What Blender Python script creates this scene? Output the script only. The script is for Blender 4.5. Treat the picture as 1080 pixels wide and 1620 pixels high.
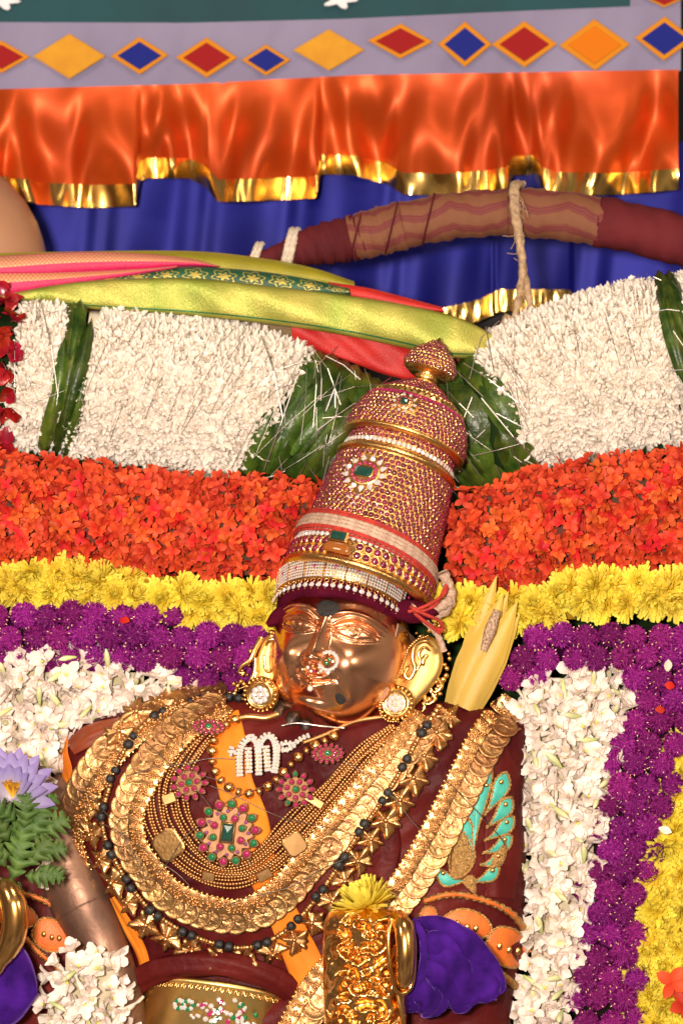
import bpy, math, random
import numpy as np
from mathutils import Vector, Matrix, Quaternion
for _o in list(bpy.data.objects): bpy.data.objects.remove(_o)
rng = np.random.default_rng(11); random.seed(11)
PI = math.pi
# one "px" of layout = 0.6 mm in the plane of the statue
U = 0.0006; D = 4.0; ZC = 1.35
scene = bpy.context.scene
# ------------------------------------------------------------------ camera
cam = bpy.data.cameras.new('camera'); cam_o = bpy.data.objects.new('camera', cam)
scene.collection.objects.link(cam_o); scene.camera = cam_o
cam_o.location = (0, -D, ZC); cam_o.rotation_euler = (PI/2, 0, 0)
cam.sensor_fit = 'VERTICAL'; cam.sensor_height = 24; cam.lens = 24*D/(1620*U)
cam.clip_start = 0.1; cam.clip_end = 60
cam.dof.use_dof = True; cam.dof.focus_distance = D-0.05; cam.dof.aperture_fstop = 3.8
# ------------------------------------------------------------------ light: mottled surround + camera flash + ceiling lamp + added fills
world = bpy.data.worlds.new('World'); scene.world = world; world.use_nodes = True
bgn = world.node_tree.nodes['Background']
bgn.inputs[1].default_value = 0.17
_n = world.node_tree.nodes; _l = world.node_tree.links.new
_tc = _n.new('ShaderNodeTexCoord'); _nz = _n.new('ShaderNodeTexNoise'); _nz.inputs['Scale'].default_value = 1.7; _nz.inputs['Detail'].default_value = 2.0
_rp = _n.new('ShaderNodeValToRGB'); _rp.color_ramp.elements[0].position = .40; _rp.color_ramp.elements[0].color = (.58, .40, .30, 1)
_rp.color_ramp.elements[1].position = .64; _rp.color_ramp.elements[1].color = (1.9, 1.5, 1.12, 1)
_l(_tc.outputs['Generated'], _nz.inputs[0]); _l(_nz.outputs[0], _rp.inputs[0]); _l(_rp.outputs[0], bgn.inputs[0])  # mottled warm surround added to vary the reflections in the metal
def area_lamp(name, loc, target, sx, sy, power, col):
    l = bpy.data.lights.new(name, 'AREA'); l.shape = 'RECTANGLE'; l.size = sx; l.size_y = sy
    l.energy = power; l.color = col
    o = bpy.data.objects.new(name, l); scene.collection.objects.link(o); o.location = loc
    o.rotation_euler = (Vector(target)-Vector(loc)).to_track_quat('-Z', 'Y').to_euler()
    return o
area_lamp('flash', (-0.34, -D+0.02, ZC+0.12), (0, 0, ZC), .24, .18, 232, (1.0, .86, .74))
area_lamp('ceiling_lamp', (0.5, -1.7, ZC+2.0), (0, 0, ZC), .7, .5, 20, (1.0, .80, .58))
area_lamp('side_fill_lamp', (-1.9, -2.0, ZC+.9), (0, 0, ZC-.2), .5, .5, 16, (1.0, .80, .60))  # added fill from the left, for extra highlights on the metal
area_lamp('cheek_fill_lamp', (1.9, -2.3, ZC+.55), (0, 0, ZC-.1), .7, .7, 20, (1.0, .80, .58))  # added fill for highlights on the right cheek, ear and crown
scene.view_settings.view_transform = 'Standard'; scene.view_settings.look = 'None'
scene.view_settings.exposure = 0.0; scene.view_settings.gamma = 1
scene.cycles.sample_clamp_indirect = 4.0
scene.cycles.max_bounces = 6
# ------------------------------------------------------------------ helpers
COL = scene.collection
WL = {}
def W(a):
    """layout space (x px right, y = -py, z = px towards the camera) -> world metres"""
    a = np.asarray(a, float); y = -a[..., 2]*U; f = (D+y)/D*U
    return np.stack(((a[..., 0]-540)*f, y, ZC+(810+a[..., 1])*f), -1)
def q(p):
    p = np.asarray(p, float).copy(); p[..., 1] *= -1; return p
def q2w(v):
    v = np.asarray(v, float); return np.stack((v[..., 0], -v[..., 2], v[..., 1]), -1)
def nrm(v): return v/np.maximum(np.linalg.norm(v, axis=-1, keepdims=True), 1e-9)
def thing(name, at, label, cat, group=None):
    o = bpy.data.objects.new(name, None); COL.objects.link(o); o.empty_display_size = .02
    L = W(q(at)); o.location = L; WL[o] = L; tag(o, label, cat, group); return o
def tag(o, label=None, cat=None, group=None, kind=None):
    if label: o['label'] = label
    if cat: o['category'] = cat
    if group: o['group'] = group
    if kind: o['kind'] = kind
    return o
def mk(name, v, f, mats, smooth=True, tint=None, uv=None, fm=None):
    me = bpy.data.meshes.new(name)
    me.from_pydata(np.asarray(v, float).tolist(), [], [tuple(int(i) for i in x) for x in f] if not isinstance(f, np.ndarray) else f.tolist())
    for m in (mats if isinstance(mats, (list, tuple)) else [mats]): me.materials.append(m)
    n = len(me.polygons)
    me.polygons.foreach_set('use_smooth', [bool(smooth)]*n)
    if fm is not None: me.polygons.foreach_set('material_index', np.asarray(fm, int).tolist())
    if tint is not None:
        a = me.attributes.new('tint', 'FLOAT', 'POINT'); a.data.foreach_set('value', np.asarray(tint, np.float32))
    if uv is not None:
        l = me.uv_layers.new(name='UVMap'); vi = np.zeros(len(me.loops), int); me.loops.foreach_get('vertex_index', vi)
        l.data.foreach_set('uv', np.asarray(uv, np.float32)[vi].ravel())
    me.update(); return me
def obj(name, v, f, mats, parent=None, smooth=True, tint=None, uv=None, fm=None, space='q', kind=None):
    """one mesh object from layout-space vertices"""
    w = W(v) if space == 'q' else np.asarray(v, float)
    c = w.mean(0); me = mk(name, w-c, f, mats, smooth, tint, uv, fm)
    o = bpy.data.objects.new(name, me); COL.objects.link(o); WL[o] = c
    if parent is not None: o.parent = parent; o.location = c-WL[parent]
    else: o.location = c
    if kind: o['kind'] = kind
    return o
def inst(name, me, p, R, s=1.0, parent=None):
    """a placed copy of a px-sized mesh; p layout point, R 3x3 columns (right, up, out) in layout space"""
    o = bpy.data.objects.new(name, me); COL.objects.link(o)
    w = W(np.asarray(p, float)); WL[o] = w
    Rw = q2w(np.asarray(R, float).T).T
    o.rotation_mode = 'QUATERNION'; o.rotation_quaternion = Matrix(Rw.tolist()).to_quaternion()
    f = (D+w[1])/D*U*s; o.scale = (f, f, f)
    if parent is not None: o.parent = parent; o.location = w-WL[parent]
    else: o.location = w
    return o
def frame(n, spin=0.0, up=(0, 1, 0)):
    n = nrm(np.asarray(n, float)); u = np.asarray(up, float); u = u-n*u.dot(n)
    if np.linalg.norm(u) < 1e-3: u = np.array((1., 0, 0))-n*n[0]
    u = nrm(u); r = np.cross(u, n); c, s = math.cos(spin), math.sin(spin)
    return np.stack((r*c+u*s, u*c-r*s, n), 1)
def rot(ax, a):
    return np.array(Matrix.Rotation(a, 3, ax))
def join(parts):
    V = []; F = []; T = []; k = 0
    for p in parts:
        v, f = p[0], p[1]; V.append(v); F += [tuple(i+k for i in x) for x in f]
        T.append(p[2] if len(p) > 2 and p[2] is not None else np.zeros(len(v))); k += len(v)
    return np.concatenate(V), F, np.concatenate(T)
def scatter(v, f, P, R, S, tint=None, tj=None):
    """many copies of (v,f) as one array mesh"""
    v = np.asarray(v, float); P = np.asarray(P); R = np.asarray(R); S = np.asarray(S)
    V = np.einsum('nij,vj->nvi', R, v)*S[:, None, None]+P[:, None, :]
    n, m = len(P), len(v)
    by = {}
    for x in f: by.setdefault(len(x), []).append(x)
    F = []
    for k, fs in by.items():
        a = np.asarray(fs); F += (a[None]+(np.arange(n)*m)[:, None, None]).reshape(-1, k).tolist()
    T = None
    if tint is not None:
        T = np.broadcast_to(tint, (n, m)).copy()
        if tj is not None: T = T+np.asarray(tj)[:, None]
        T = np.clip(T, 0, 1).ravel()
    return V.reshape(-1, 3), F, T
def gridf(nu, nv, wrap=False):
    F = []
    for i in range(nu-1):
        for j in range(nv if wrap else nv-1):
            j2 = (j+1) % nv; F.append((i*nv+j, i*nv+j2, (i+1)*nv+j2, (i+1)*nv+j))
    return F
def spline(pts, n, closed=False):
    p = np.asarray(pts, float); e = np.vstack((2*p[0]-p[1], p, 2*p[-1]-p[-2])); out = []
    for i in range(len(p)-1):
        a, b, c, d = e[i:i+4]; t = np.linspace(0, 1, 24, endpoint=False)[:, None]
        out.append(.5*((2*b)+(-a+c)*t+(2*a-5*b+4*c-d)*t*t+(-a+3*b-3*c+d)*t**3))
    out = np.vstack(out+[p[-1:]]); L = np.r_[0, np.cumsum(np.linalg.norm(np.diff(out[:, :3], axis=0), axis=1))]
    s = np.linspace(0, L[-1], n); return np.stack([np.interp(s, L, out[:, k]) for k in range(out.shape[1])], 1)
def plen(p): return np.linalg.norm(np.diff(p, axis=0), axis=1).sum()
def tangent(p): return nrm(np.gradient(p, axis=0))
def tube(p, r, n=10, flat=1.0, cap=True, wob=None):
    """swept tube in layout space; r scalar or array; flat = thickness ratio towards the camera"""
    p = np.asarray(p, float); m = len(p); r = np.broadcast_to(np.asarray(r, float), (m,))
    t = tangent(p); ref = np.array((0, 0, 1.)); s = np.cross(t, ref)
    bad = np.linalg.norm(s, axis=1) < .15
    s[bad] = np.cross(t[bad], np.array((0, 1., 0))); s = nrm(s)
    for i in range(1, m):
        if s[i].dot(s[i-1]) < 0: s[i] *= -1
    b = nrm(np.cross(s, t))
    a = np.linspace(0, 2*PI, n, endpoint=False)
    rr = r[:, None]*np.ones((1, n))
    if wob is not None: rr = rr*wob(np.linspace(0, 1, m)[:, None], a[None])
    v = p[:, None]+rr[..., None]*(np.cos(a)[None, :, None]*s[:, None]+flat*np.sin(a)[None, :, None]*b[:, None])
    f = gridf(m, n, True); v = v.reshape(-1, 3)
    if cap: f += [tuple(range(n)), tuple((m-1)*n+i for i in range(n))[::-1]]
    uv = np.stack(np.meshgrid(np.linspace(0, plen(p)/100, m), np.linspace(0, 1, n), indexing='ij'), -1).reshape(-1, 2)
    return v, f, uv
def ball(r=1.0, n=8, m=5, sq=1.0):
    V = [(0, 0, r*sq)]; F = []
    for i in range(1, m):
        ph = PI*i/m
        for j in range(n): V.append((r*math.sin(ph)*math.cos(2*PI*j/n), r*math.sin(ph)*math.sin(2*PI*j/n), r*sq*math.cos(ph)))
    V.append((0, 0, -r*sq)); L = len(V)-1
    for j in range(n):
        F.append((0, 1+j, 1+(j+1) % n)); F.append((L, 1+(m-2)*n+(j+1) % n, 1+(m-2)*n+j))
    for i in range(m-2):
        for j in range(n): F.append((1+i*n+j, 1+(i+1)*n+j, 1+(i+1)*n+(j+1) % n, 1+i*n+(j+1) % n))
    return np.array(V), F
def lathe(prof, n=24):
    """profile [(r,z)] about z"""
    a = np.linspace(0, 2*PI, n, endpoint=False); pr = np.asarray(prof, float)
    v = np.stack((pr[:, 0:1]*np.cos(a), pr[:, 0:1]*np.sin(a), pr[:, 1:2]*np.ones((1, n))), -1).reshape(-1, 3)
    return v, gridf(len(pr), n, True)
def dome(n=8, h=.7):
    return lathe([(1.0, 0), (.92, .4*h), (.62, .82*h), (.02, h)], n)
def fan_poly(pts, th, bev=.12):
    """closed outline -> slab with a bevelled top; z from 0 to th"""
    p = np.asarray(pts, float); n = len(p); c = p.mean(0); inn = c+(p-c)*(1-bev)
    v = np.vstack((np.c_[p, np.zeros(n)], np.c_[p, np.full(n, th*.7)], np.c_[inn, np.full(n, th)], [[c[0], c[1], th*1.05]], [[c[0], c[1], 0]]))
    f = []
    for i in range(n):
        j = (i+1) % n
        f += [(i, j, n+j, n+i), (n+i, n+j, 2*n+j, 2*n+i), (2*n+i, 2*n+j, 3*n), (j, i, 3*n+1)]
    return v, f
def petal(L, Wd, a0=.3, curl=0., cup=.3, nl=5, prof=None, nw=3):
    """petal from the origin along +y, rising by a0, curling; 3 verts across"""
    if prof is None: prof = [(0, .35), (.35, .8), (.65, 1), (.88, .75), (1, .12)]
    t = np.linspace(0, 1, nl); w = np.interp(t, *zip(*prof))*Wd
    ang = a0+curl*t; ds = L/(nl-1)
    y = np.r_[0, np.cumsum(np.cos(ang[:-1])*ds)]; z = np.r_[0, np.cumsum(np.sin(ang[:-1])*ds)]
    u = np.linspace(-1, 1, nw)
    V = np.stack((w[:, None]*u[None], y[:, None]-(np.sin(ang)*cup*w)[:, None]*u[None]**2, z[:, None]+(np.cos(ang)*cup*w)[:, None]*u[None]**2), -1).reshape(-1, 3)
    return V, gridf(nl, nw), np.repeat(t, nw)
def whorl(n, fn, jit=.15, ph=0.):
    out = []
    for i in range(n):
        v, f, t = fn(i); a = ph+2*PI*i/n+random.uniform(-jit, jit)
        out.append((v@rot('Z', a).T, f, t))
    return out
# ------------------------------------------------------------------ materials
MATS = {}
def mat(name, col, rough=.5, metal=0., col2=None, ns=40., nd=3., bump=0., bs=200., rand=0., attr=None, trans=0., sheen=0., coat=0., spec=.5, stretch=None, coord='Object', rvar=0., ramp=(.35, .65), aniso=0., sss=0.):
    m = bpy.data.materials.new(name); m.use_nodes = True; MATS[name] = m
    nt = m.node_tree; N = nt.nodes; Lk = nt.links.new; b = N['Principled BSDF']
    b.inputs['Roughness'].default_value = rough; b.inputs['Metallic'].default_value = metal
    b.inputs['Specular IOR Level'].default_value = spec
    b.inputs['Coat Weight'].default_value = coat; b.inputs['Coat Roughness'].default_value = .06
    b.inputs['Sheen Weight'].default_value = sheen; b.inputs['Sheen Roughness'].default_value = .35
    if sheen: b.inputs['Sheen Tint'].default_value = (*[min(1, c*3+.1) for c in col], 1)
    b.inputs['Anisotropic'].default_value = aniso
    if sss: b.inputs['Subsurface Weight'].default_value = sss; b.inputs['Subsurface Radius'].default_value = (.004, .002, .001); b.inputs['Subsurface Scale'].default_value = 1
    tc = N.new('ShaderNodeTexCoord'); mp = N.new('ShaderNodeMapping'); Lk(tc.outputs[coord], mp.inputs[0])
    if stretch: mp.inputs['Scale'].default_value = stretch
    b.inputs['Base Color'].default_value = (*col, 1); cur = None
    if col2 is not None:
        mx = N.new('ShaderNodeMix'); mx.data_type = 'RGBA'; mx.inputs[6].default_value = (*col, 1); mx.inputs[7].default_value = (*col2, 1)
        if attr:
            at = N.new('ShaderNodeAttribute'); at.attribute_name = 'tint'; Lk(at.outputs['Fac'], mx.inputs[0])
        else:
            nz = N.new('ShaderNodeTexNoise'); nz.inputs['Scale'].default_value = ns; nz.inputs['Detail'].default_value = nd; Lk(mp.outputs[0], nz.inputs[0])
            rp = N.new('ShaderNodeMapRange'); rp.inputs[1].default_value = ramp[0]; rp.inputs[2].default_value = ramp[1]; Lk(nz.outputs[0], rp.inputs[0]); Lk(rp.outputs[0], mx.inputs[0])
            if rvar:
                mr = N.new('ShaderNodeMapRange'); mr.inputs[1].default_value = .3; mr.inputs[2].default_value = .7; mr.inputs[3].default_value = max(.02, rough-rvar); mr.inputs[4].default_value = rough+rvar
                Lk(nz.outputs[0], mr.inputs[0]); Lk(mr.outputs[0], b.inputs['Roughness'])
        cur = mx.outputs[2]
    if rand:
        oi = N.new('ShaderNodeObjectInfo'); hs = N.new('ShaderNodeHueSaturation')
        if cur: Lk(cur, hs.inputs['Color'])
        else: hs.inputs['Color'].default_value = (*col, 1)
        a = N.new('ShaderNodeMapRange'); a.inputs[3].default_value = 1-rand; a.inputs[4].default_value = 1+rand; Lk(oi.outputs['Random'], a.inputs[0]); Lk(a.outputs[0], hs.inputs['Value'])
        wn = N.new('ShaderNodeTexWhiteNoise'); wn.noise_dimensions = '1D'; Lk(oi.outputs['Random'], wn.inputs['W'])
        c = N.new('ShaderNodeMapRange'); c.inputs[3].default_value = .5-rand*.06; c.inputs[4].default_value = .5+rand*.06; Lk(wn.outputs['Value'], c.inputs[0]); Lk(c.outputs[0], hs.inputs['Hue'])
        cur = hs.outputs[0]
    if cur: Lk(cur, b.inputs['Base Color'])
    if bump:
        n2 = N.new('ShaderNodeTexNoise'); n2.inputs['Scale'].default_value = bs; n2.inputs['Detail'].default_value = 3; Lk(mp.outputs[0], n2.inputs[0])
        bp = N.new('ShaderNodeBump'); bp.inputs['Strength'].default_value = bump; bp.inputs['Distance'].default_value = .002 if coord == 'Object' else .01
        Lk(n2.outputs[0], bp.inputs['Height']); Lk(bp.outputs[0], b.inputs['Normal'])
    if trans:
        tr = N.new('ShaderNodeBsdfTranslucent'); ms = N.new('ShaderNodeMixShader'); ms.inputs[0].default_value = trans
        if cur: Lk(cur, tr.inputs[0])
        else: tr.inputs[0].default_value = (*col, 1)
        Lk(b.outputs[0], ms.inputs[1]); Lk(tr.outputs[0], ms.inputs[2]); Lk(ms.outputs[0], N['Material Output'].inputs[0])
    return m
def pattern(m, kind, c2, **k):
    """lay a flat woven or printed pattern over a material, from the UV map"""
    nt = m.node_tree; N = nt.nodes; Lk = nt.links.new; b = N['Principled BSDF']
    uv = N.new('ShaderNodeUVMap'); uv.uv_map = 'UVMap'; sx = N.new('ShaderNodeSeparateXYZ'); Lk(uv.outputs[0], sx.inputs[0])
    def M(op, a, bb=None, c=None):
        n = N.new('ShaderNodeMath'); n.operation = op
        for i, x in enumerate((a, bb, c)):
            if x is None: continue
            if isinstance(x, (int, float)): n.inputs[i].default_value = x
            else: Lk(x, n.inputs[i])
        return n.outputs[0]
    x, y = sx.outputs[0], sx.outputs[1]
    if kind == 'zigzag':      # broad gold bands with maroon chevrons
        tri = M('PINGPONG', M('MULTIPLY', x, 1.7), .8)
        v = M('ADD', M('MULTIPLY', y, 9.0), M('MULTIPLY', tri, k.get('amp', .9)))
        nzz = N.new('ShaderNodeTexNoise'); nzz.inputs['Scale'].default_value = 1.6; Lk(uv.outputs[0], nzz.inputs[0]); v = M('ADD', v, M('MULTIPLY', nzz.outputs[0], 1.3)); fac = M('GREATER_THAN', M('FRACT', M('MULTIPLY', v, .75)), .6)
        fac2 = M('MULTIPLY', M('GREATER_THAN', M('FRACT', M('MULTIPLY', v, 5.0)), .72), .55)
        fac = M('MULTIPLY', fac, M('SUBTRACT', 1.0, fac2))
    elif kind == 'net':       # crossed diagonal lines of a zari border
        a = M('FRACT', M('MULTIPLY', M('ADD', M('MULTIPLY', x, k['sx']), M('MULTIPLY', y, k['sy'])), 1.0))
        c = M('FRACT', M('MULTIPLY', M('SUBTRACT', M('MULTIPLY', x, k['sx']), M('MULTIPLY', y, k['sy'])), 1.0))
        inb = M('MULTIPLY', M('GREATER_THAN', y, k['lo']), M('LESS_THAN', y, k['hi']))
        ln = M('MAXIMUM', M('LESS_THAN', a, .2), M('LESS_THAN', c, .2))
        fac = M('MULTIPLY', inb, M('SUBTRACT', 1.0, M('MULTIPLY', ln, .75)))
    elif kind == 'bands':     # bands across v
        fac = None
        for lo, hi in k['bands']:
            s = M('MULTIPLY', M('GREATER_THAN', y, lo), M('LESS_THAN', y, hi)); fac = s if fac is None else M('MAXIMUM', fac, s)
    elif kind == 'motif':     # scattered oval gold motifs
        fx = M('SUBTRACT', M('FRACT', M('MULTIPLY', x, k['sx'])), .5); fy = M('SUBTRACT', M('FRACT', M('MULTIPLY', y, k['sy'])), .5)
        rr = M('SQRT', M('ADD', M('MULTIPLY', fx, fx), M('MULTIPLY', fy, fy)))
        w = M('ADD', rr, M('MULTIPLY', M('SINE', M('MULTIPLY', M('ARCTAN2', fy, fx), 6.0)), .07))
        fac = M('MAXIMUM', M('LESS_THAN', w, .2), M('MULTIPLY', M('GREATER_THAN', w, .34), M('LESS_THAN', w, .4)))
    if k.get('break'):
        nz = N.new('ShaderNodeTexNoise'); nz.inputs['Scale'].default_value = k['break']; nz.inputs['Detail'].default_value = 2
        Lk(uv.outputs[0], nz.inputs[0]); fac = M('MULTIPLY', fac, M('MULTIPLY_ADD', nz.outputs[0], 1.6, -.1))
    mx = N.new('ShaderNodeMix'); mx.data_type = 'RGBA'
    lk = b.inputs['Base Color'].links
    if lk: Lk(lk[0].from_socket, mx.inputs[6])
    else: mx.inputs[6].default_value = b.inputs['Base Color'].default_value
    mx.inputs[7].default_value = (*c2, 1); Lk(fac, mx.inputs[0]); Lk(mx.outputs[2], b.inputs['Base Color'])
    if k.get('metal'): Lk(M('MULTIPLY', fac, k['metal']), b.inputs['Metallic'])
    return m
GOLD = (.90, .53, .20)
gold = mat('gold', GOLD, .28, 1, (.72, .40, .13), ns=90, bump=.25, bs=500, rvar=.08)
gold_fine = mat('gold_fine', (.76, .44, .19), .38, 1, (.54, .29, .11), ns=.5, rvar=.1)
gold_old = mat('gold_coin', (.62, .35, .155), .42, 1, (.42, .22, .085), ns=.16, bump=.30, bs=.30, rvar=.1, rand=.16)
gold_bright = mat('gold_bright', (.93, .58, .22), .24, 1, (.86, .57, .20), ns=40, bump=.12, bs=160, rvar=.06, coat=.3)
gold_hand = mat('gold_hand', (.88, .50, .17), .20, 1, (.76, .38, .10), ns=60, rvar=.05, coat=.4)
copper = mat('copper', (.95, .50, .29), .24, 1, (.86, .42, .22), ns=14, nd=5, bump=.05, bs=60, rvar=.05, coat=.7)
gold_satin = mat('gold_satin', (.95, .68, .26), .36, 1, (.88, .58, .18), ns=40, bump=.1, bs=120, rvar=.05, coat=.35)
bronze = mat('bronze', (.26, .14, .09), .5, .65, (.15, .08, .055), ns=22, nd=5, bump=.6, bs=60, rvar=.12)
dark_bronze = mat('dark_bronze', (.11, .075, .06), .38, .8, (.05, .04, .035), ns=30, bump=.4, bs=120, rvar=.1)
ruby = mat('ruby', (.10, .004, .022), .12, 0, (.24, .010, .055), attr=True, coat=.6, spec=.7)
ruby_pink = mat('ruby_pink', (.45, .02, .12), .10, 0, (.30, .01, .08), ns=.3, coat=.6, spec=.7)
emerald = mat('emerald', (.01, .22, .07), .10, 0, (.01, .13, .05), ns=.3, coat=.6, spec=.7)
emerald_dark = mat('emerald_dark', (.004, .05, .035), .08, 0, coat=.8, spec=.8)
diamond = mat('diamond', (.94, .92, .92), .09, .5, (1.0, .95, .90), ns=.6, coat=1, spec=1.0)
kumkum_black = mat('black_paste', (.012, .010, .010), .75, 0, (.03, .025, .022), ns=300, bump=.6, bs=900)
black_bead = mat('black_bead', (.010, .010, .011), .38, 0, (.02, .02, .022), ns=.4, bump=.4, bs=.6)
pearl = mat('pearl', (.80, .66, .55), .2, 0, coat=.4)
jute = mat('jute', (.48, .33, .20), .9, 0, (.30, .19, .11), ns=220, bump=.8, bs=600)
jute_pink = mat('jute_pale', (.60, .42, .31), .9, 0, (.40, .25, .18), ns=220, bump=.8, bs=600)
white_rope_m = mat('white_rope', (.66, .58, .47), .85, 0, (.46, .38, .30), ns=260, bump=.8, bs=500)
red_thread = mat('red_thread', (.50, .035, .02), .75, 0, (.32, .02, .012), ns=200, bump=.5, bs=700)
sari_m = mat('maroon_silk', (.055, .004, .006), .5, 0, (.12, .012, .009), ns=11, nd=5, bump=.7, bs=110, spec=.12)
sari_plum = mat('plum_cloth', (.085, .005, .019), .95, 0, (.055, .003, .013), ns=60, bump=.8, bs=260, spec=.04)
orange_silk = mat('orange_silk', (.80, .26, .02), .6, 0, (.66, .17, .012), ns=14, spec=.2, bump=.5, bs=28)
orange_appl = mat('orange_applique', (.72, .17, .02), .5, 0, (.60, .12, .015), ns=60, bump=.3, bs=500)
teal_appl = mat('turquoise_applique', (.08, .52, .42), .42, 0, (.05, .40, .33), ns=60, bump=.3, bs=500, sheen=.2)
gold_thread = mat('gold_thread', (.70, .42, .15), .38, .85, (.45, .24, .08), ns=300, bump=.9, bs=900)
pend_gold = mat('pendant_gold', (.34, .17, .085), .58, .7, (.25, .12, .055), ns=200)
velvet = mat('purple_velvet', (.055, .008, .21), .85, 0, (.022, .003, .095), ns=45, nd=6, sheen=.55, bump=.9, bs=90, spec=.1)
velvet.node_tree.nodes['Principled BSDF'].inputs['Sheen Tint'].default_value = (.42, .20, .95, 1)
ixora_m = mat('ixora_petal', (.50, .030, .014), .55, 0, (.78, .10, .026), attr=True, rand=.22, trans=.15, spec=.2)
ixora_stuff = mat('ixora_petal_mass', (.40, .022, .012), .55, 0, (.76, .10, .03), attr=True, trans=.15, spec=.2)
mum_m = mat('chrysanthemum_petal', (.94, .70, .018), .6, 0, (.96, .84, .13), attr=True, rand=.07, trans=.3, spec=.15)
amar_m = mat('amaranth_bract', (.085, .002, .065), .55, 0, (.44, .030, .31), attr=True, rand=.3, trans=.02, spec=.15)
fleck_m = mat('yellow_fleck', (.90, .62, .34), .5)
tube_m = mat('tuberose_petal', (.82, .72, .54), .45, 0, (.96, .86, .79), attr=True, rand=.07, trans=.25, spec=.3)
tube_throat = mat('tuberose_throat', (.62, .60, .08), .5)
budg_m = mat('tuberose_bud', (.34, .45, .10), .4, 0, (.74, .68, .44), attr=True, rand=.12)
jas_m = mat('jasmine_bud', (.84, .74, .60), .5, 0, (.97, .91, .85), attr=True, trans=.35, spec=.3)
leaf_m = mat('leaf', (.014, .036, .004), .36, 0, (.060, .095, .010), ns=60, nd=5, rand=.45, bump=.7, bs=120, spec=.35)
leaf_dk = mat('leaf_gap_shade', (.006, .014, .004), .9, 0, (.014, .03, .008), ns=30, spec=.05)  # near-black green: shade in the gaps put into the colour
sprig_m = mat('sprig_leaf', (.045, .10, .014), .6, 0, (.10, .18, .035), ns=.06, nd=4, rand=.2, trans=.15, bump=.3, bs=.2)
tinsel_m = mat('silver_tinsel', (.97, .95, .92), .36, 1)
wire_m = mat('dark_wire', (.16, .12, .09), .35, .7)
lily_m = mat('water_lily_petal', (.74, .70, .76), .5, 0, (.36, .28, .62), attr=True, trans=.3, bump=.5, bs=140, spec=.2)
stamen_m = mat('stamen', (.85, .45, .04), .5)
pine_m = mat('screwpine_bract', (.70, .46, .07), .5, 0, (.52, .34, .07), ns=18, nd=4, stretch=(1, 1, .3), trans=.12, bump=.25, bs=130)
seed_m = mat('screwpine_spadix', (.62, .42, .28), .7, 0, (.22, .13, .08), ns=500, bump=.9, bs=600)
skin_m = mat('skin', (.36, .18, .10), .45, 0, (.32, .155, .085), ns=14, sss=.15)
wall_m = mat('wall_gap_shade', (.012, .010, .012), .9, 0, (.02, .016, .018), ns=5)
teal_m = mat('teal_cloth', (.004, .050, .066), .85, 0, (.005, .040, .052), ns=9, bump=.3, bs=300)
lav_m = mat('lavender_cloth', (.225, .205, .315), .9, 0, (.185, .165, .26), ns=7, bump=.6, bs=35, spec=.1)
orange_sat = mat('orange_satin', (.52, .068, .006), .45, .52, (.38, .044, .004), ns=6, spec=.4, bump=.35, bs=9)
blue_sat = mat('blue_satin', (.005, .007, .17), .5, .35, (.003, .004, .10), ns=6, spec=.2, bump=.3, bs=9)
foil = mat('gold_foil_ribbon', (.92, .62, .20), .24, 1, (.74, .44, .10), ns=14, nd=2, bump=.35, bs=26, rvar=.08)
D_RED = mat('red_patch', (.24, .012, .014), .9, spec=.1); D_YEL = mat('yellow_patch', (.52, .25, .014), .9, 0, (.46, .20, .010), ns=40)
D_BLU = mat('blue_patch', (.012, .018, .17), .85, spec=.1); D_ORG = mat('orange_patch', (.52, .14, .008), .9, spec=.1); D_EDG = mat('ochre_edging', (.50, .19, .014), .9, spec=.1)
D_WHT = mat('white_patch', (.62, .62, .66), .85)
# ------------------------------------------------------------------ the back of the place
v = np.array([(-900, 700, -790), (2000, 700, -790), (2000, -2400, -790), (-900, -2400, -790)], float)
tag(obj('back_wall', v, [(0, 1, 2, 3)], wall_m), kind='structure')  # coloured near-black so gaps between the cloths read as shade
def sheet(xs, top, bot, dfun, ny=24):
    """cloth sheet hanging between two edge curves (functions of px), depth dfun(px, v)"""
    X, Vv = np.meshgrid(xs, np.linspace(0, 1, ny), indexing='ij')
    Y = top(X)*(1-Vv)+bot(X)*Vv; Z = dfun(X, Vv)
    return np.stack((X, -Y, Z), -1).reshape(-1, 3), gridf(len(xs), ny), np.stack((X/100, Vv), -1).reshape(-1, 2)
def ip(pts): 
    a = np.asarray(pts, float); return lambda x: np.interp(x, a[:, 0], a[:, 1])
val = thing('valance', (540, 300, -660), 'teal and lavender patchwork valance with orange satin frill and gold hem', 'valance')
lav_top = ip([(-300, 38), (0, 35), (300, 36), (540, 30), (760, 20), (1000, 10), (1400, 5)])
lav_bot = ip([(-300, 148), (0, 143), (300, 135), (560, 121), (800, 117), (1080, 112), (1400, 108)])
xs = np.linspace(-250, 1076, 150)
wav = lambda X, Vv: 5*np.sin(X*.021+1)*(.3+Vv)+2.5*np.sin(X*.063+Vv*3)+1.2*np.sin(X*.15+Vv*5)
v, f, uv = sheet(xs, lambda x: lav_top(x)-240+0*x, lambda x: lav_top(x), lambda X, V_: -668+wav(X, V_)*.5)
keep = v[:, 0] < 1000
me_f = [x for x in f if all(keep[i] for i in x)]
obj('teal_panel', v, me_f, teal_m, val)
v, f, uv = sheet(np.linspace(996, 1076, 12), lambda x: lav_top(x)-240, lambda x: lav_top(x)+.5, lambda X, V_: -667+0*X)
obj('lavender_panel', v, f, lav_m, val)
v, f, uv = sheet(xs, lav_top, lav_bot, lambda X, V_: -664+wav(X, V_))
obj('lavender_band', v, f, lav_m, val)
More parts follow.
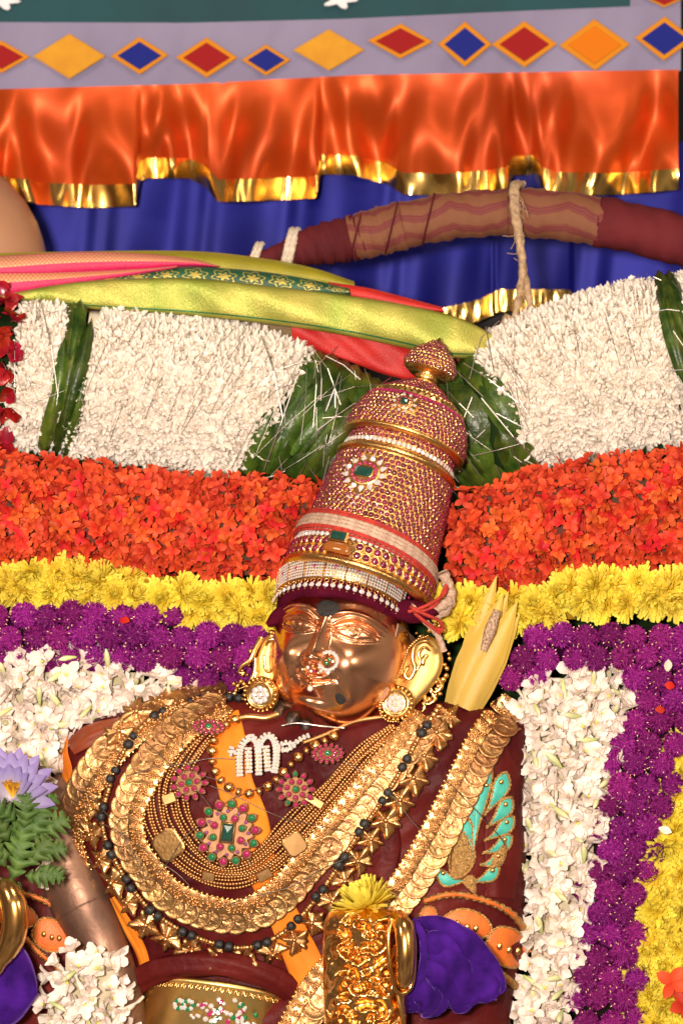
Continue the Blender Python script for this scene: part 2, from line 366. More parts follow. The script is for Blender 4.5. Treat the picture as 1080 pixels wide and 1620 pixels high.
def patch(cx, cy, w, h, m, edge=None, skew=0):
    o8 = [(0, h), (w*.5+skew, h*.5), (w, 0), (w*.5, -h*.5), (0, -h), (-w*.5, -h*.5), (-w, 0), (-w*.5, h*.5)]
    dd = -664+float(wav(np.array(cx), np.array(.5)))+7
    vv, ff = fan_poly(o8, 5, .06)
    vv = vv@rot('Z', random.uniform(-.03, .03)).T
    p = obj('diamond', vv+np.array((cx, -cy, dd)), ff, edge or m, val, smooth=False)
    if edge:
        vv, ff = fan_poly([(a*.76, b*.74) for a, b in o8], 3, .05)
        obj('inset', vv+np.array((cx, -cy, dd+5)), ff, m, p, smooth=False)
for a in [(3, 90, 45, 26, D_RED, D_EDG), (110, 89, 58, 36, D_YEL, None), (221, 88, 46, 30, D_BLU, D_EDG), (327, 91, 49, 32, D_RED, D_EDG), (421, 95, 39, 25, D_BLU, D_EDG),
          (520, 79, 57, 33, D_YEL, None), (633, 65, 52, 28, D_RED, D_EDG), (735, 70, 43, 36, D_BLU, D_EDG), (829, 70, 52, 37, D_RED, D_EDG), (940, 71, 56, 41, D_ORG, D_EDG), (1050, 61, 47, 35, D_BLU, D_EDG), (1050, -4, 34, 16, D_RED, D_EDG)]:
    patch(*a)
for cx, cy in ((537, 0), (4, 2)):
    o = [((22+8*math.cos(5*t))*math.cos(t), (11+4*math.cos(5*t))*math.sin(t)) for t in np.linspace(0, 2*PI, 30, endpoint=False)]
    vv, ff = fan_poly(o, 4, .1); obj('white_flower_patch', vv+np.array((cx, -cy, -660)), ff, D_WHT, val, smooth=False)
hem = ip([(-300, 330), (-150, 318), (0, 312), (50, 318), (62, 322), (140, 327), (214, 325), (222, 285), (235, 280), (300, 281), (325, 295), (345, 318), (420, 316), (500, 312), (508, 274), (560, 276), (612, 290), (636, 306), (700, 308), (770, 302), (802, 296), (812, 276), (842, 276), (856, 296), (880, 305), (960, 307), (1010, 304), (1080, 298), (1250, 300)])
def pleat(x): return np.interp(hem(x), [274, 300, 327], [-48, 6, 22])
def wr(X, V_, s):
    return (13*np.sin(X*.036+s+1.6*np.sin(V_*2.2+X*.011))*(.25+.8*V_)+8*np.sin(X*.062-V_*3.4+s*2+2.2*np.sin(X*.023))*(.2+V_*.7)+6*np.sin(X*.025+V_*5.5+s+1.2*np.sin(X*.05))*np.sin(V_*PI)+1.6*np.sin(X*.13+V_*4+s+2*np.sin(X*.05))*V_)
xs = np.linspace(-250, 1072, 420)
fr = lambda X, V_: -650+pleat(X)*V_**1.1+wr(X, V_, 0)*1.9
v, f, uv = sheet(xs, lambda x: lav_bot(x)-2, hem, fr, 44)
obj('satin_frill', v, f, orange_sat, val)
trim_h = lambda x: np.interp(hem(x), [274, 320], [30, 34])
v, f, uv = sheet(xs, lambda x: hem(x)-trim_h(x), lambda x: hem(x)+1.5, lambda X, V_: fr(X, 1-.16*(1-V_))+4+1.6*np.sin(X*.16+2*np.sin(X*.05))*np.sin(V_*PI*.9+.4)-3*(V_-.5)**2, 7)
obj('gold_trim', v, f, foil, val)
cur = thing('curtain', (540, 480, -700), 'deep blue satin curtain with gold hem below the orange frill', 'curtain')
bh = ip([(-300, 492), (0, 500), (400, 500), (640, 505), (700, 500), (760, 485), (790, 470), (900, 470), (915, 490), (1000, 500), (1250, 505)])
bf = lambda X, V_: -712+11*np.sin(X*.026+.6+1.1*np.sin(X*.011))*(.4+V_)+4*np.sin(X*.051+V_*2.2+np.sin(X*.02))*(.3+V_)+1*np.sin(X*.12+V_*5+np.sin(X*.04)*2)+np.where((X > 780) & (X < 905), 22*V_, 0)
xs = np.linspace(-250, 1200, 380)
v, f, uv = sheet(xs, lambda x: 225+0*x, bh, bf, 40)
obj('satin_drape', v, f, blue_sat, cur)
v, f, uv = sheet(xs, lambda x: bh(x)-12, lambda x: bh(x)+22, lambda X, V_: bf(X, np.ones_like(X))+4+2.5*np.sin(X*.3)*np.sin(V_*PI), 6)
obj('gold_trim', v, f, foil, cur)
# bare shoulder of someone standing behind on the left
p = spline([(-330, 318, -470), (-220, 330, -465), (-130, 352, -460), (-62, 384, -455), (-40, 470, -450), (-36, 640, -445), (-40, 900, -440)], 60)
rr = np.interp(np.linspace(0, 1, 60), [0, .15, .3, .42, .55, .8, 1], [95, 112, 122, 122, 104, 92, 78])
v, f, uv = tube(q(p), rr, 28)
tag(obj('person', v, f, skin_m), 'bare brown shoulder and upper arm of a person at the left edge', 'person')
# ------------------------------------------------------------------ cloth-wrapped arch
arch = thing('wrapped_arch', (800, 420, -330), 'arched pole wrapped in maroon and brown patterned cloth, tied with rope', 'arch')
AP = np.array([(392, 412, -330), (440, 402, -330), (500, 388, -328), (560, 376, -326), (640, 356, -324), (720, 341, -322), (810, 336, -320), (900, 343, -320), (1000, 361, -322), (1090, 386, -324), (1180, 425, -328), (1290, 500, -332)], float)
AS = spline(AP, 240); al = np.linspace(0, 1, 240)
def aseg(x0, x1): 
    k = (AS[:, 0] >= x0) & (AS[:, 0] <= x1); return spline(AS[k], max(30, int((x1-x0)/5)))
def arad(x): return np.interp(x, [392, 430, 470, 520, 600, 700, 900, 1100, 1290], [10, 13, 25, 32, 35, 36, 36, 36, 36])
maroon_wrap = mat('maroon_wrap', (.115, .014, .018), .8, 0, (.065, .008, .011), ns=14, nd=5, bump=.7, bs=50, spec=.15)
zig = mat('zigzag_wrap', (.17, .058, .026), .8, 0, (.16, .055, .022), ns=20, bump=.4, bs=90, sheen=.15)
pattern(zig, 'zigzag', (.13, .018, .02))
p = spline(AP, 140); v, f, uv = tube(q(p), arad(p[:, 0])*.86, 20); obj('pole', v, f, maroon_wrap, arch)
def wobw(k, amp, ph=0):
    return lambda s, a: 1+amp*np.sin(a*2+s*k+ph)+amp*.7*np.sin(s*k*2.3-a+ph)+amp*.5*np.sin(a*5+s*k*3)
for x0, x1, m, k, amp, ph, ex, nm in ((398, 500, maroon_wrap, 24, .05, 0, 0, 'cloth_wrap'), (470, 575, maroon_wrap, 30, .05, 1, 2, 'cloth_wrap'), (552, 640, zig, 20, .03, 2, 3, 'patterned_wrap'), (620, 830, zig, 22, .035, 0, 1, 'patterned_wrap'), (800, 965, zig, 18, .025, 3, 3, 'patterned_wrap'), (940, 1290, maroon_wrap, 26, .03, 1, 4, 'cloth_wrap')):
    p = aseg(x0, x1); e = np.linspace(0, 1, len(p)); r = arad(p[:, 0])+ex
    v, f, uv = tube(q(p), r, 26, wob=wobw(k, amp, ph)); 
    # slant the two ends like a spiral turn
    obj(nm, v, f, m, arch, uv=uv)
for x, rr_ in ((396, 7), (449, 9)):
    c = AS[np.argmin(abs(AS[:, 0]-x))]; R = arad(x)+5
    for t_ in (0, 1):
        aa = np.linspace(-2.0, 2.0, 26); pp = np.stack((c[0]+4+9*np.sin(aa*.6)+t_*rr_*.9, -(c[1]-R*1.25*np.sin(aa*.8)-6), c[2]+R*np.cos(aa)+2), -1)
        v, f, uv = tube(pp, rr_*.62, 10, wob=lambda s, a: 1+.13*np.sin(a*3+s*60)); obj('white_rope_tie', v, f, white_rope_m, arch)
for x in (620, 675, 560):
    c = AS[np.argmin(abs(AS[:, 0]-x))]; aa = np.linspace(-1.7, 1.7, 30); R = arad(x)+5
    pp = np.stack((c[0]+10*np.sin(aa), -c[1]+R*np.sin(aa)*1.03, c[2]+R*1.05*np.cos(aa)+1), -1)
    v, f, uv = tube(pp, 1.6, 6); obj('binding_thread', v, f, maroon_wrap, arch)
js = thing('jute_string', (826, 520, -270), 'frayed jute string hanging from the wrapped arch', 'string')
def twist(p, r, m, par, nm='strand', k=70):
    v, f, uv = tube(p, r, 9, wob=lambda s, a: 1+.18*np.sin(a*2+s*k)); return obj(nm, v, f, m, par)
c = (815, 336, -320); top = [(812, 380, -276), (808, 330, -270), (813, 296, -300), (818, 290, -330)]
twist(q(spline([(818, 291, -330), (811, 296, -292), (812, 330, -270), (820, 380, -268), (828, 430, -272), (836, 470, -262), (843, 512, -255)], 60)), 6, jute, js)
twist(q(spline([(826, 292, -330), (816, 297, -290), (817, 335, -268), (823, 385, -270), (826, 430, -266), (818, 480, -262), (812, 525, -255)], 60)), 6, jute, js)
twist(q(spline([(806, 500, -250), (800, 515, -248), (812, 535, -246), (835, 540, -245)], 30)), 9, jute, js, 'knot')
for i in range(26):
    s_ = rng.random(); y = 300+s_*220; x = 812+14*s_+rng.normal()*4; a = rng.normal(size=2)*14
    pp = spline([(x, y, -262), (x+a[0]*.5+3, y+6, -256), (x+a[0], y+abs(a[1]), -255)], 6)
    v, f, uv = tube(q(pp), .6, 4); obj('frayed_fibre', v, f, jute, js)
# ------------------------------------------------------------------ silk cloths laid over the garland
def loft(up, lo, d0, th, n=120, m=28, fold=None, dd=None, ex=.8):
    """cloth roll between an upper and a lower edge curve; th = how far it bulges to the camera"""
    a = spline(up, n); b = spline(lo, n); t = np.linspace(0, 2*PI, m, endpoint=False)
    C = (a+b)/2; H = (b-a)/2
    zc = np.sign(np.sin(t))*np.abs(np.sin(t))**ex
    P2 = C[:, None]-H[:, None]*np.cos(t)[None, :, None]
    Z = d0+th*zc[None]*np.ones((n, 1))
    if dd is not None: Z = Z+np.interp(np.linspace(0, 1, n), *zip(*dd))[:, None]
    if fold is not None: Z = Z+fold(np.linspace(0, 1, n)[:, None], t[None])
    v = np.stack((P2[..., 0], -P2[..., 1], Z), -1).reshape(-1, 3)
    f = gridf(n, m, True)+[tuple(range(m)), tuple((n-1)*m+i for i in range(m))[::-1]]
    uv = np.stack(np.broadcast_arrays(np.linspace(0, plen(C)/100, n)[:, None], ((1-np.cos(t))/2)[None]), -1).reshape(-1, 2)
    return v, f, uv
def zari(name, c1, c2, rough=.42, metal=.35, **k):
    return mat(name, c1, rough, metal, c2, ns=30, nd=4, bump=.45, bs=700, stretch=(1, 1, 1), sheen=.15, **k)
lime = mat('lime_zari_silk', (.21, .26, .028), .40, .45, (.40, .36, .07), ns=9, nd=5, bump=.35, bs=500, stretch=(2.5, 1, .8))
olive_m = zari('olive_silk', (.30, .26, .012), (.24, .21, .012), .5, .1)
pink_m = zari('pink_silk', (.56, .012, .10), (.48, .010, .08), .5, .0); pattern(pink_m, 'net', (.80, .42, .20), sx=14, sy=7, lo=.02, hi=.40, metal=.4)
pink2 = zari('pink_silk_lower', (.58, .012, .11), (.48, .010, .085), .5, .0); pattern(pink2, 'net', (.80, .40, .16), sx=14, sy=5, lo=.08, hi=.40, metal=.4)
green_m = zari('bottle_green_silk', (.010, .085, .035), (.008, .06, .03), .45, .1); pattern(green_m, 'motif', (.62, .48, .10), sx=2.2, sy=1.6, metal=.7, **{'break': 9})
red_m = zari('red_silk', (.52, .016, .012), (.42, .010, .010), .5, .0)
brown_net = zari('brown_sheer_silk', (.16, .09, .02), (.10, .07, .02), .5, .1)
t = thing('olive_cloth', (400, 430, -290), 'olive silk cloth lying behind the pink and green silks', 'cloth')
v, f, uv = loft([(-80, 402), (110, 398), (300, 397), (420, 409), (500, 425), (560, 445)], [(-80, 440), (110, 440), (300, 440), (420, 450), (500, 455), (562, 462)], -290, 40, fold=lambda s, a: 3*np.sin(s*40)*np.sin(a)); obj('fold', v, f, olive_m, t, uv=uv)
t = thing('pink_cloth', (120, 440, -230), 'bright pink silk cloth with crosshatched gold borders at the left', 'cloth')
v, f, uv = loft([(-90, 408), (0, 405), (120, 399), (220, 401), (300, 409), (345, 420)], [(-90, 470), (0, 452), (120, 440), (220, 432), (300, 424), (346, 423)], -250, 34); obj('upper_fold', v, f, pink_m, t, uv=uv)
v, f, uv = loft([(-90, 431), (0, 429), (80, 429), (160, 427), (230, 424), (280, 420)], [(-90, 490), (0, 476), (80, 462), (160, 448), (230, 434), (282, 424)], -228, 28); obj('lower_fold', v, f, pink2, t, uv=uv)
t = thing('dark_green_cloth', (380, 460, -230), 'bottle green silk cloth with gold woven motifs above the lime silk', 'cloth')
v, f, uv = loft([(150, 440), (230, 428), (300, 422), (400, 428), (480, 440), (552, 456)], [(150, 452), (230, 456), (300, 462), (400, 468), (480, 472), (554, 468)], -226, 26); obj('fold', v, f, green_m, t, uv=uv)
t = thing('red_cloth', (600, 560, -230), 'plain red silk cloth under the lime silk, behind the crown tip', 'cloth')
v, f, uv = loft([(460, 500), (540, 520), (620, 540), (700, 556), (772, 560)], [(462, 545), (540, 568), (620, 596), (690, 604), (776, 568)], -226, 20, fold=lambda s, a: 4*np.sin(s*9+a)*np.sin(a)+3*np.sin(s*23+np.cos(a)*3)*np.clip(np.sin(a), 0, 1), ex=.4); obj('lower_fold', v, f, red_m, t, uv=uv)
v, f, uv = loft([(520, 446), (580, 455), (640, 470), (700, 486)], [(520, 470), (580, 480), (640, 492), (702, 496)], -244, 24); obj('upper_fold', v, f, red_m, t, uv=uv)
t = thing('brown_cloth', (340, 520, -230), 'sheer brown silk fold hanging below the lime silk', 'cloth')
v, f, uv = loft([(150, 470), (260, 480), (360, 490), (470, 500)], [(150, 492), (260, 505), (360, 520), (472, 548)], -238, 18); obj('fold', v, f, brown_net, t, uv=uv)
t = thing('lime_cloth', (500, 510, -200), 'shiny lime green and gold silk cloth draped across the white garland', 'cloth')
v, f, uv = loft([(-90, 470), (0, 466), (80, 452), (160, 443), (300, 440), (420, 452), (540, 466), (640, 482), (720, 501), (770, 524), (806, 547)], [(-90, 478), (0, 474), (80, 481), (160, 490), (300, 500), (420, 512), (540, 530), (640, 551), (700, 566), (760, 565), (808, 551)], -190, 26, n=260, m=44,
                 fold=lambda s, a: (3.2*np.sin(s*15+2*np.sin(s*9)+np.cos(a)*1.1)+2.0*np.sin(s*33+np.cos(a)*1.6+2*np.sin(s*11))+1.0*np.sin(s*70+np.cos(a)*2))*np.clip(np.sin(a), 0, 1), dd=[(0, 0), (.8, 0), (.9, 4), (1, -14)], ex=.34)
pattern(lime, 'bands', (.02, .14, .05), bands=[(.86, .90)])
obj('fold', v, f, lime, t, uv=uv)
# ------------------------------------------------------------------ added backing sheet, coloured dark as the shade between the flower bands
v, f, uv = sheet(np.linspace(-300, 1380, 60), lambda x: 620+0*x, lambda x: 1750+0*x, lambda X, V_: -175+4*np.sin(X*.05)*np.sin(V_*30), 50)
tag(obj('shade_backing', v, f, leaf_dk), kind='structure')
# ------------------------------------------------------------------ flower meshes (px-sized, +z outwards)
def mum_mesh(seed):
    random.seed(seed); P_ = []
    for k, (n, el, L, w, cu) in enumerate([(24, -.08, 39, 3.9, .15), (26, .12, 41, 3.9, .25), (26, .32, 40, 3.8, .4), (25, .52, 38, 3.7, .45), (23, .72, 35, 3.6, .5), (20, .92, 32, 3.4, .45), (16, 1.1, 28, 3.2, .35), (12, 1.26, 25, 2.8, .25), (8, 1.42, 22, 2.5, .1)]):
        P_ += whorl(n, lambda i: petal(L*random.uniform(.78, 1.14), w*random.uniform(.85, 1.15), el+random.uniform(-.2, .2), cu+.25+random.uniform(-.35, .45), .75, 5, [(0, .4), (.5, .85), (.8, 1.05), (.93, 1.0), (1, .62)]), .25, k*.2)
    v, f, t = join(P_); v[:, 2] -= 6
    return mk('chrysanthemum', v, f, mum_m, tint=np.clip(t*1.0+rng.normal(size=len(t))*.04, 0, 1))
MUM = [mum_mesh(i) for i in range(4)]
def fib(n):
    i = np.arange(n)+.5; ph = np.arccos(1-2*i/n); th = PI*(1+5**.5)*i
    return np.stack((np.cos(th)*np.sin(ph), np.sin(th)*np.sin(ph), np.cos(ph)), 1)
def amar_mesh(seed):
    r2 = np.random.default_rng(seed); d = fib(760); d = d[d[:, 2] > -.45]; V = []; F = []; T = []; FM = []
    bv, bf_ = ball(18.4, 16, 12); V += bv.tolist(); F += bf_; T += [.15]*len(bv); FM += [0]*len(bf_)
    for dn in d:
        Rr = frame(dn, r2.uniform(0, 6.3)); k = len(V); L = r2.uniform(20.6, 23.2); b = 1.55
        tg = Rr[:, 0]; sd = Rr[:, 1]
        tip = dn*L+tg*(2.4+r2.normal()*.6)+sd*r2.normal()*.6
        base = [dn*18.0+sd*1.9-tg*1.7, dn*18.0-sd*1.9-tg*1.7, dn*19.6-tg*.4]
        V += [x.tolist() for x in base]+[tip.tolist()]; T += [.0, .0, .3, r2.uniform(.5, 1)]  # bases tinted dark: shade between the bracts put into the colour
        F += [(k, k+1, k+3), (k+1, k+2, k+3), (k+2, k, k+3)]; FM += [0, 0, 0]
    for dn in fib(60)[r2.permutation(60)[:15]]:
        if dn[2] < -.3: continue
        Rr = frame(dn); k = len(V); b = 1.15
        V += [(dn*21+Rr[:, 0]*b*c+Rr[:, 1]*b*s).tolist() for c, s in ((1, 0), (-.5, .87), (-.5, -.87))]+[(dn*24.6).tolist()]
        T += [0]*4; F += [(k, k+1, k+3), (k+1, k+2, k+3), (k+2, k, k+3)]; FM += [1]*3
    return mk('globe_amaranth', V, F, [amar_m, fleck_m], smooth=False, tint=T, fm=FM)
AMAR = [amar_mesh(i) for i in range(4)]
IXP = [(0, .22), (.3, .8), (.55, 1), (.8, .7), (1, .05)]
def ixora_raw(seed):
    random.seed(seed); P_ = whorl(4, lambda i: petal(17*random.uniform(.85, 1.12), 6.2*random.uniform(.85, 1.1), random.uniform(.1, .75), random.uniform(-.8, .1), random.uniform(.15, .5), 5, IXP), .15)
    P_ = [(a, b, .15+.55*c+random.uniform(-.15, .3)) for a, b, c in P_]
    tv, tf, _ = tube(np.array([(0, 0, -20), (0, 0, -8), (0, 0, 1.)]), 1.3, 4, cap=False); P_.append((tv, tf, np.full(len(tv), .1)))
    return join(P_)
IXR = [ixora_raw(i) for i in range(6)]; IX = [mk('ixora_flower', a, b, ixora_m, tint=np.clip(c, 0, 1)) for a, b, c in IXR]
TBP = [(0, .35), (.3, .78), (.6, 1.0), (.82, .92), (.95, .55), (1, .2)]
def tube_mesh(seed):
    random.seed(seed); o = (0, .15, .4, -.1, .3, .55)[seed % 6]
    P_ = whorl(3, lambda i: petal(28*random.uniform(.88, 1.12), 8.6*random.uniform(.88, 1.12), .78+o+random.uniform(-.2, .2), -.55+random.uniform(-.3, .25), .5, 7, TBP, 5), .2)
    P_ += [(a+np.array((0, 0, 1.5)), b, c) for a, b, c in whorl(3, lambda i: petal(26*random.uniform(.88, 1.12), 8.0, .98+o*.8, -.5+random.uniform(-.3, .25), .55, 7, TBP, 5), .2, PI/3)]
    P_ = [(a, b, np.clip(c*2.6+.15, 0, 1)) for a, b, c in P_]
    tv, tf, _ = tube(np.array([(6, 0, -34), (3, 0, -22), (.5, 0, -9), (0, 0, 2.)]), np.array((2.6, 3.2, 4.2, 5.5)), 7, cap=False)
    P_.append((tv, tf, np.clip((tv[:, 2]+34)/34, 0, 1)*.7+.2)); v, f, tt = join(P_)
    n0 = len(f); cv, cf = ball(2.6, 6, 4); nf = [tuple(i+len(v) for i in x) for x in cf]
    v = np.vstack((v, cv+np.array((0, 0, 7.)))); tt = np.r_[tt, np.zeros(len(cv))]
    return mk('tuberose_flower', v, f+nf, [tube_m, tube_throat], tint=tt, fm=[0]*n0+[1]*len(nf))
TUB = [tube_mesh(i) for i in range(6)]
def bud_raw(L, r, n=6):
    z = np.array((0, .12, .35, .6, .80, .92, 1.))*L; rr = np.array((.35, .5, .8, 1.0, .78, .36, .02))*r
    v, f = lathe(np.c_[rr, z], n); v[:, 0] += (v[:, 2]/L)**2*r*.9; return v, f, np.repeat(np.linspace(0, 1, 7)**.8, n)
BUD = [mk('tuberose_bud', *(lambda a: (a[0]-np.array((0, 0, 14.)), a[1]))(bud_raw(L, r, 8)), budg_m, tint=bud_raw(L, r, 8)[2]) for L, r in ((40, 6.2), (34, 5.4), (46, 6.0))]
# ------------------------------------------------------------------ filling bands with flowers
def pdist(P, poly):
    A = np.asarray(poly, float); B = np.roll(A, -1, 0); P = np.asarray(P, float)
    d = np.full(len(P), 1e9); ins = np.zeros(len(P), bool)
    for a, b in zip(A, B):
        ab = b-a; t = np.clip(((P-a)@ab)/max(ab@ab, 1e-9), 0, 1); d = np.minimum(d, np.linalg.norm(P-(a+t[:, None]*ab), axis=1))
        c = ((a[1] > P[:, 1]) != (b[1] > P[:, 1])) & (P[:, 0] < (b[0]-a[0])*(P[:, 1]-a[1])/(b[1]-a[1]+1e-12)+a[0]); ins ^= c
    return np.where(ins, d, -d)
def strip(center, hw, n=40):
    """polygon of a band from its centreline [(x,y,halfwidth)]"""
    s = spline(center, n); t = tangent(s[:, :2]); nn = np.stack((-t[:, 1], t[:, 0]), 1); w = s[:, 2:3]*hw
    return np.vstack((s[:, :2]+nn*w, (s[:, :2]-nn*w)[::-1]))
class Band:
    def __init__(self, poly, d0, bulge, R): self.poly = np.asarray(poly, float); self.d0 = d0; self.b = bulge; self.R = R
    def d(self, P):
        u = np.clip(pdist(P, self.poly)/self.R, -.2, 1); return self.d0+self.b*np.sqrt(np.clip(1-(1-u)**2, 0, 1))
    def n(self, P, e=4.):
        dx = (self.d(P+np.array((e, 0)))-self.d(P-np.array((e, 0))))/(2*e); dy = (self.d(P+np.array((0, e)))-self.d(P-np.array((0, e))))/(2*e)
        return nrm(np.stack((-dx, dy, np.ones(len(P))), 1))
    def pts(self, sp, jit=.3, inset=0.):
        lo = self.poly.min(0)-sp; hi = self.poly.max(0)+sp; o = []
        for r_, y in enumerate(np.arange(lo[1], hi[1], sp*.866)):
            x = np.arange(lo[0]+(r_ % 2)*sp/2, hi[0], sp); o.append(np.stack((x, np.full(len(x), y)), 1))
        P = np.vstack(o); P = P+rng.uniform(-jit, jit, P.shape)*sp
        P = P[pdist(P, self.poly) > inset]
        return P[(P[:, 0] > -70) & (P[:, 0] < 1150) & (P[:, 1] < 1690)]
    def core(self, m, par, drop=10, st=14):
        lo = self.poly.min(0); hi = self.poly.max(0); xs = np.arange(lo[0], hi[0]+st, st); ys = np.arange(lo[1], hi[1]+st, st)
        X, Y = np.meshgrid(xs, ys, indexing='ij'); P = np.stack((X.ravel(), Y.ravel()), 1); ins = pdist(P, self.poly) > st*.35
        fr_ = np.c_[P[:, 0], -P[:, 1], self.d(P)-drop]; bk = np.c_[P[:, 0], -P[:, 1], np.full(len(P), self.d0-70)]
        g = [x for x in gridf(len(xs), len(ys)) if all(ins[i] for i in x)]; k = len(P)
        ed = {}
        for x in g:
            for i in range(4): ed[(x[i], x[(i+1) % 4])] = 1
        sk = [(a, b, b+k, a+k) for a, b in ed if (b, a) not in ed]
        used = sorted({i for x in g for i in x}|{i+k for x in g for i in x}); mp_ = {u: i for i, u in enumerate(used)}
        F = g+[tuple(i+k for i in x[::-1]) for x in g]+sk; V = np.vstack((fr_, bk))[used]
        return obj('filler_core', V, [tuple(mp_[i] for i in x) for x in F], m, par)  # filler added under the flowers to close see-through gaps
def place(band, name, meshes, sp, par, off=0, jit=.28, tilt=.35, smin=.88, smax=1.1, inset=0, zj=3, up=None):
    P = band.pts(sp, jit, inset); N_ = band.n(P); Dv = band.d(P)
    for i in range(len(P)):
        n_ = nrm(N_[i]+rng.normal(size=3)*tilt*np.array((1, 1, .3)))
        if n_[2] < .15: n_ = nrm(n_+np.array((0, 0, .5)))
        inst(name, meshes[int(rng.integers(len(meshes)))], (P[i, 0], -P[i, 1], Dv[i]+off+rng.normal()*zj), frame(n_, rng.uniform(0, 2*PI)), rng.uniform(smin, smax), par)
    return len(P)
core_red = mat('ixora_gap_shade', (.16, .012, .008), .8, 0, (.05, .03, .01), ns=40); core_yel = mat('mum_core', (.30, .17, .01), .9, spec=.05); core_pur = mat('amaranth_gap_shade', (.022, .002, .018), .95, 0, (.008, .010, .004), ns=60, spec=.03)  # ixora and amaranth fillers coloured dark as shade between the flowers
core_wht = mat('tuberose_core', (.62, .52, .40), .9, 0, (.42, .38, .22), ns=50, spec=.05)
core_jas = mat('jasmine_core', (.90, .81, .70), .9, 0, (.80, .70, .56), ns=60, spec=.05)
# ---- orange ixora
IXB = [('left of the crown', 260, Band([(-80, 700), (0, 708), (60, 722), (130, 728), (220, 738), (320, 748), (420, 752), (520, 768), (500, 830), (462, 930), (380, 922), (300, 915), (200, 910), (100, 903), (0, 897), (-80, 890)], -62, 46, 95), 150, 'thick band of orange ixora flowers left of the crown'),
       ('right', 900, Band([(708, 815), (728, 780), (790, 757), (850, 738), (950, 722), (1050, 712), (1150, 700), (1150, 905), (1050, 900), (960, 905), (900, 912), (830, 935), (775, 955), (730, 930), (706, 890)], -62, 46, 95), 150, 'thick band of orange ixora flowers right of the crown')]
for nm, cx, bd, n_ind, lab in IXB:
    t = thing('ixora_garland', (cx, 900, -60), lab, 'garland', 'orange ixora bands'); bd.core(core_red, t, 16)
    P = bd.pts(12.6, .45); N_ = bd.n(P); Dv = bd.d(P)+rng.normal(size=len(P))*10
    edge = pdist(P, bd.poly); order = np.argsort(-Dv); 
    R_ = np.array([frame(nrm(N_[i]+rng.normal(size=3)*np.array((.55, .55, .25))), rng.uniform(0, 6.3)) for i in range(len(P))])
    sc = rng.uniform(.74, 1.06, len(P))
    vis = np.where((P[:, 0] > -20) & (P[:, 0] < 1095))[0]; vis = vis[np.argsort(-Dv[vis])]; ind = set(vis[:n_ind].tolist())
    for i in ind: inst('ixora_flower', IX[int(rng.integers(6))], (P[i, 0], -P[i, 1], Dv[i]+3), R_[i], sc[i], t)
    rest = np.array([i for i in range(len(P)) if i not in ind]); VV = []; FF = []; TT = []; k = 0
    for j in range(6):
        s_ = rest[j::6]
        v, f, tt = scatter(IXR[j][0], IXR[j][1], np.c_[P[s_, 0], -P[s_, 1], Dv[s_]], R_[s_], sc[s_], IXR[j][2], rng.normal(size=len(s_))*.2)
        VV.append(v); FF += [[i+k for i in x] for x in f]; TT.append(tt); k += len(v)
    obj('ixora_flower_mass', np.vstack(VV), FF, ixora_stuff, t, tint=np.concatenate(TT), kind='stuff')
# ---- yellow chrysanthemums
for poly, lab, cx, cy in ((strip([(-90, 922, 1), (0, 924, 1), (100, 928, 1), (200, 938, 1), (300, 946, 1), (400, 958, 1), (450, 962, 1)], 38), 'row of yellow chrysanthemums left of the face', 200, 990),
                  (strip([(690, 975, 1), (760, 968, 1.05), (850, 955, 1.05), (950, 938, 1), (1050, 936, 1), (1150, 940, 1)], 40), 'row of yellow chrysanthemums right of the crown under the orange band', 900, 990),
                  (strip([(1130, 1150, .8), (1100, 1230, .9), (1085, 1300, 1), (1066, 1380, 1), (1052, 1460, 1), (1042, 1540, 1), (1040, 1640, 1), (1036, 1720, 1)], 56), 'column of yellow chrysanthemums down the right edge', 1050, 1620)):
    bd = Band(poly, -40, 30, 42); t = thing('chrysanthemum_garland', (cx, cy, -40), lab, 'garland', 'yellow chrysanthemum garlands'); bd.core(core_yel, t, 18)
    place(bd, 'chrysanthemum', MUM, 36, t, off=-8, jit=.18, tilt=.38, smin=.74, smax=.95, inset=9, zj=4)
# ---- purple globe amaranth
for poly, lab, cx, cy in ((strip([(-80, 995, 1), (0, 998, 1), (100, 1004, 1), (200, 1014, 1), (300, 1027, 1), (380, 1036, .9), (440, 1042, .8)], 50), 'row of purple globe amaranth flowers left of the face', 200, 1050),
                  (np.array([(770, 1100), (800, 1030), (850, 1002), (920, 985), (1000, 978), (1100, 985), (1110, 1120), (1085, 1200), (1062, 1260), (1050, 1330), (1036, 1400), (1018, 1480), (1008, 1560), (1000, 1720), (880, 1720), (892, 1600), (904, 1500), (916, 1400), (932, 1300), (962, 1200), (990, 1130), (978, 1080), (945, 1060), (880, 1066), (815, 1100)]), 'purple globe amaranth garland curving down the right side', 980, 1620)):
    bd = Band(poly, -36, 26, 40); t = thing('amaranth_garland', (cx, cy, -36), lab, 'garland', 'purple amaranth garlands'); bd.core(core_pur, t, 22)
    place(bd, 'globe_amaranth', AMAR, 39, t, off=8, jit=.09, tilt=.4, smin=.92, smax=1.08, inset=2, zj=5)
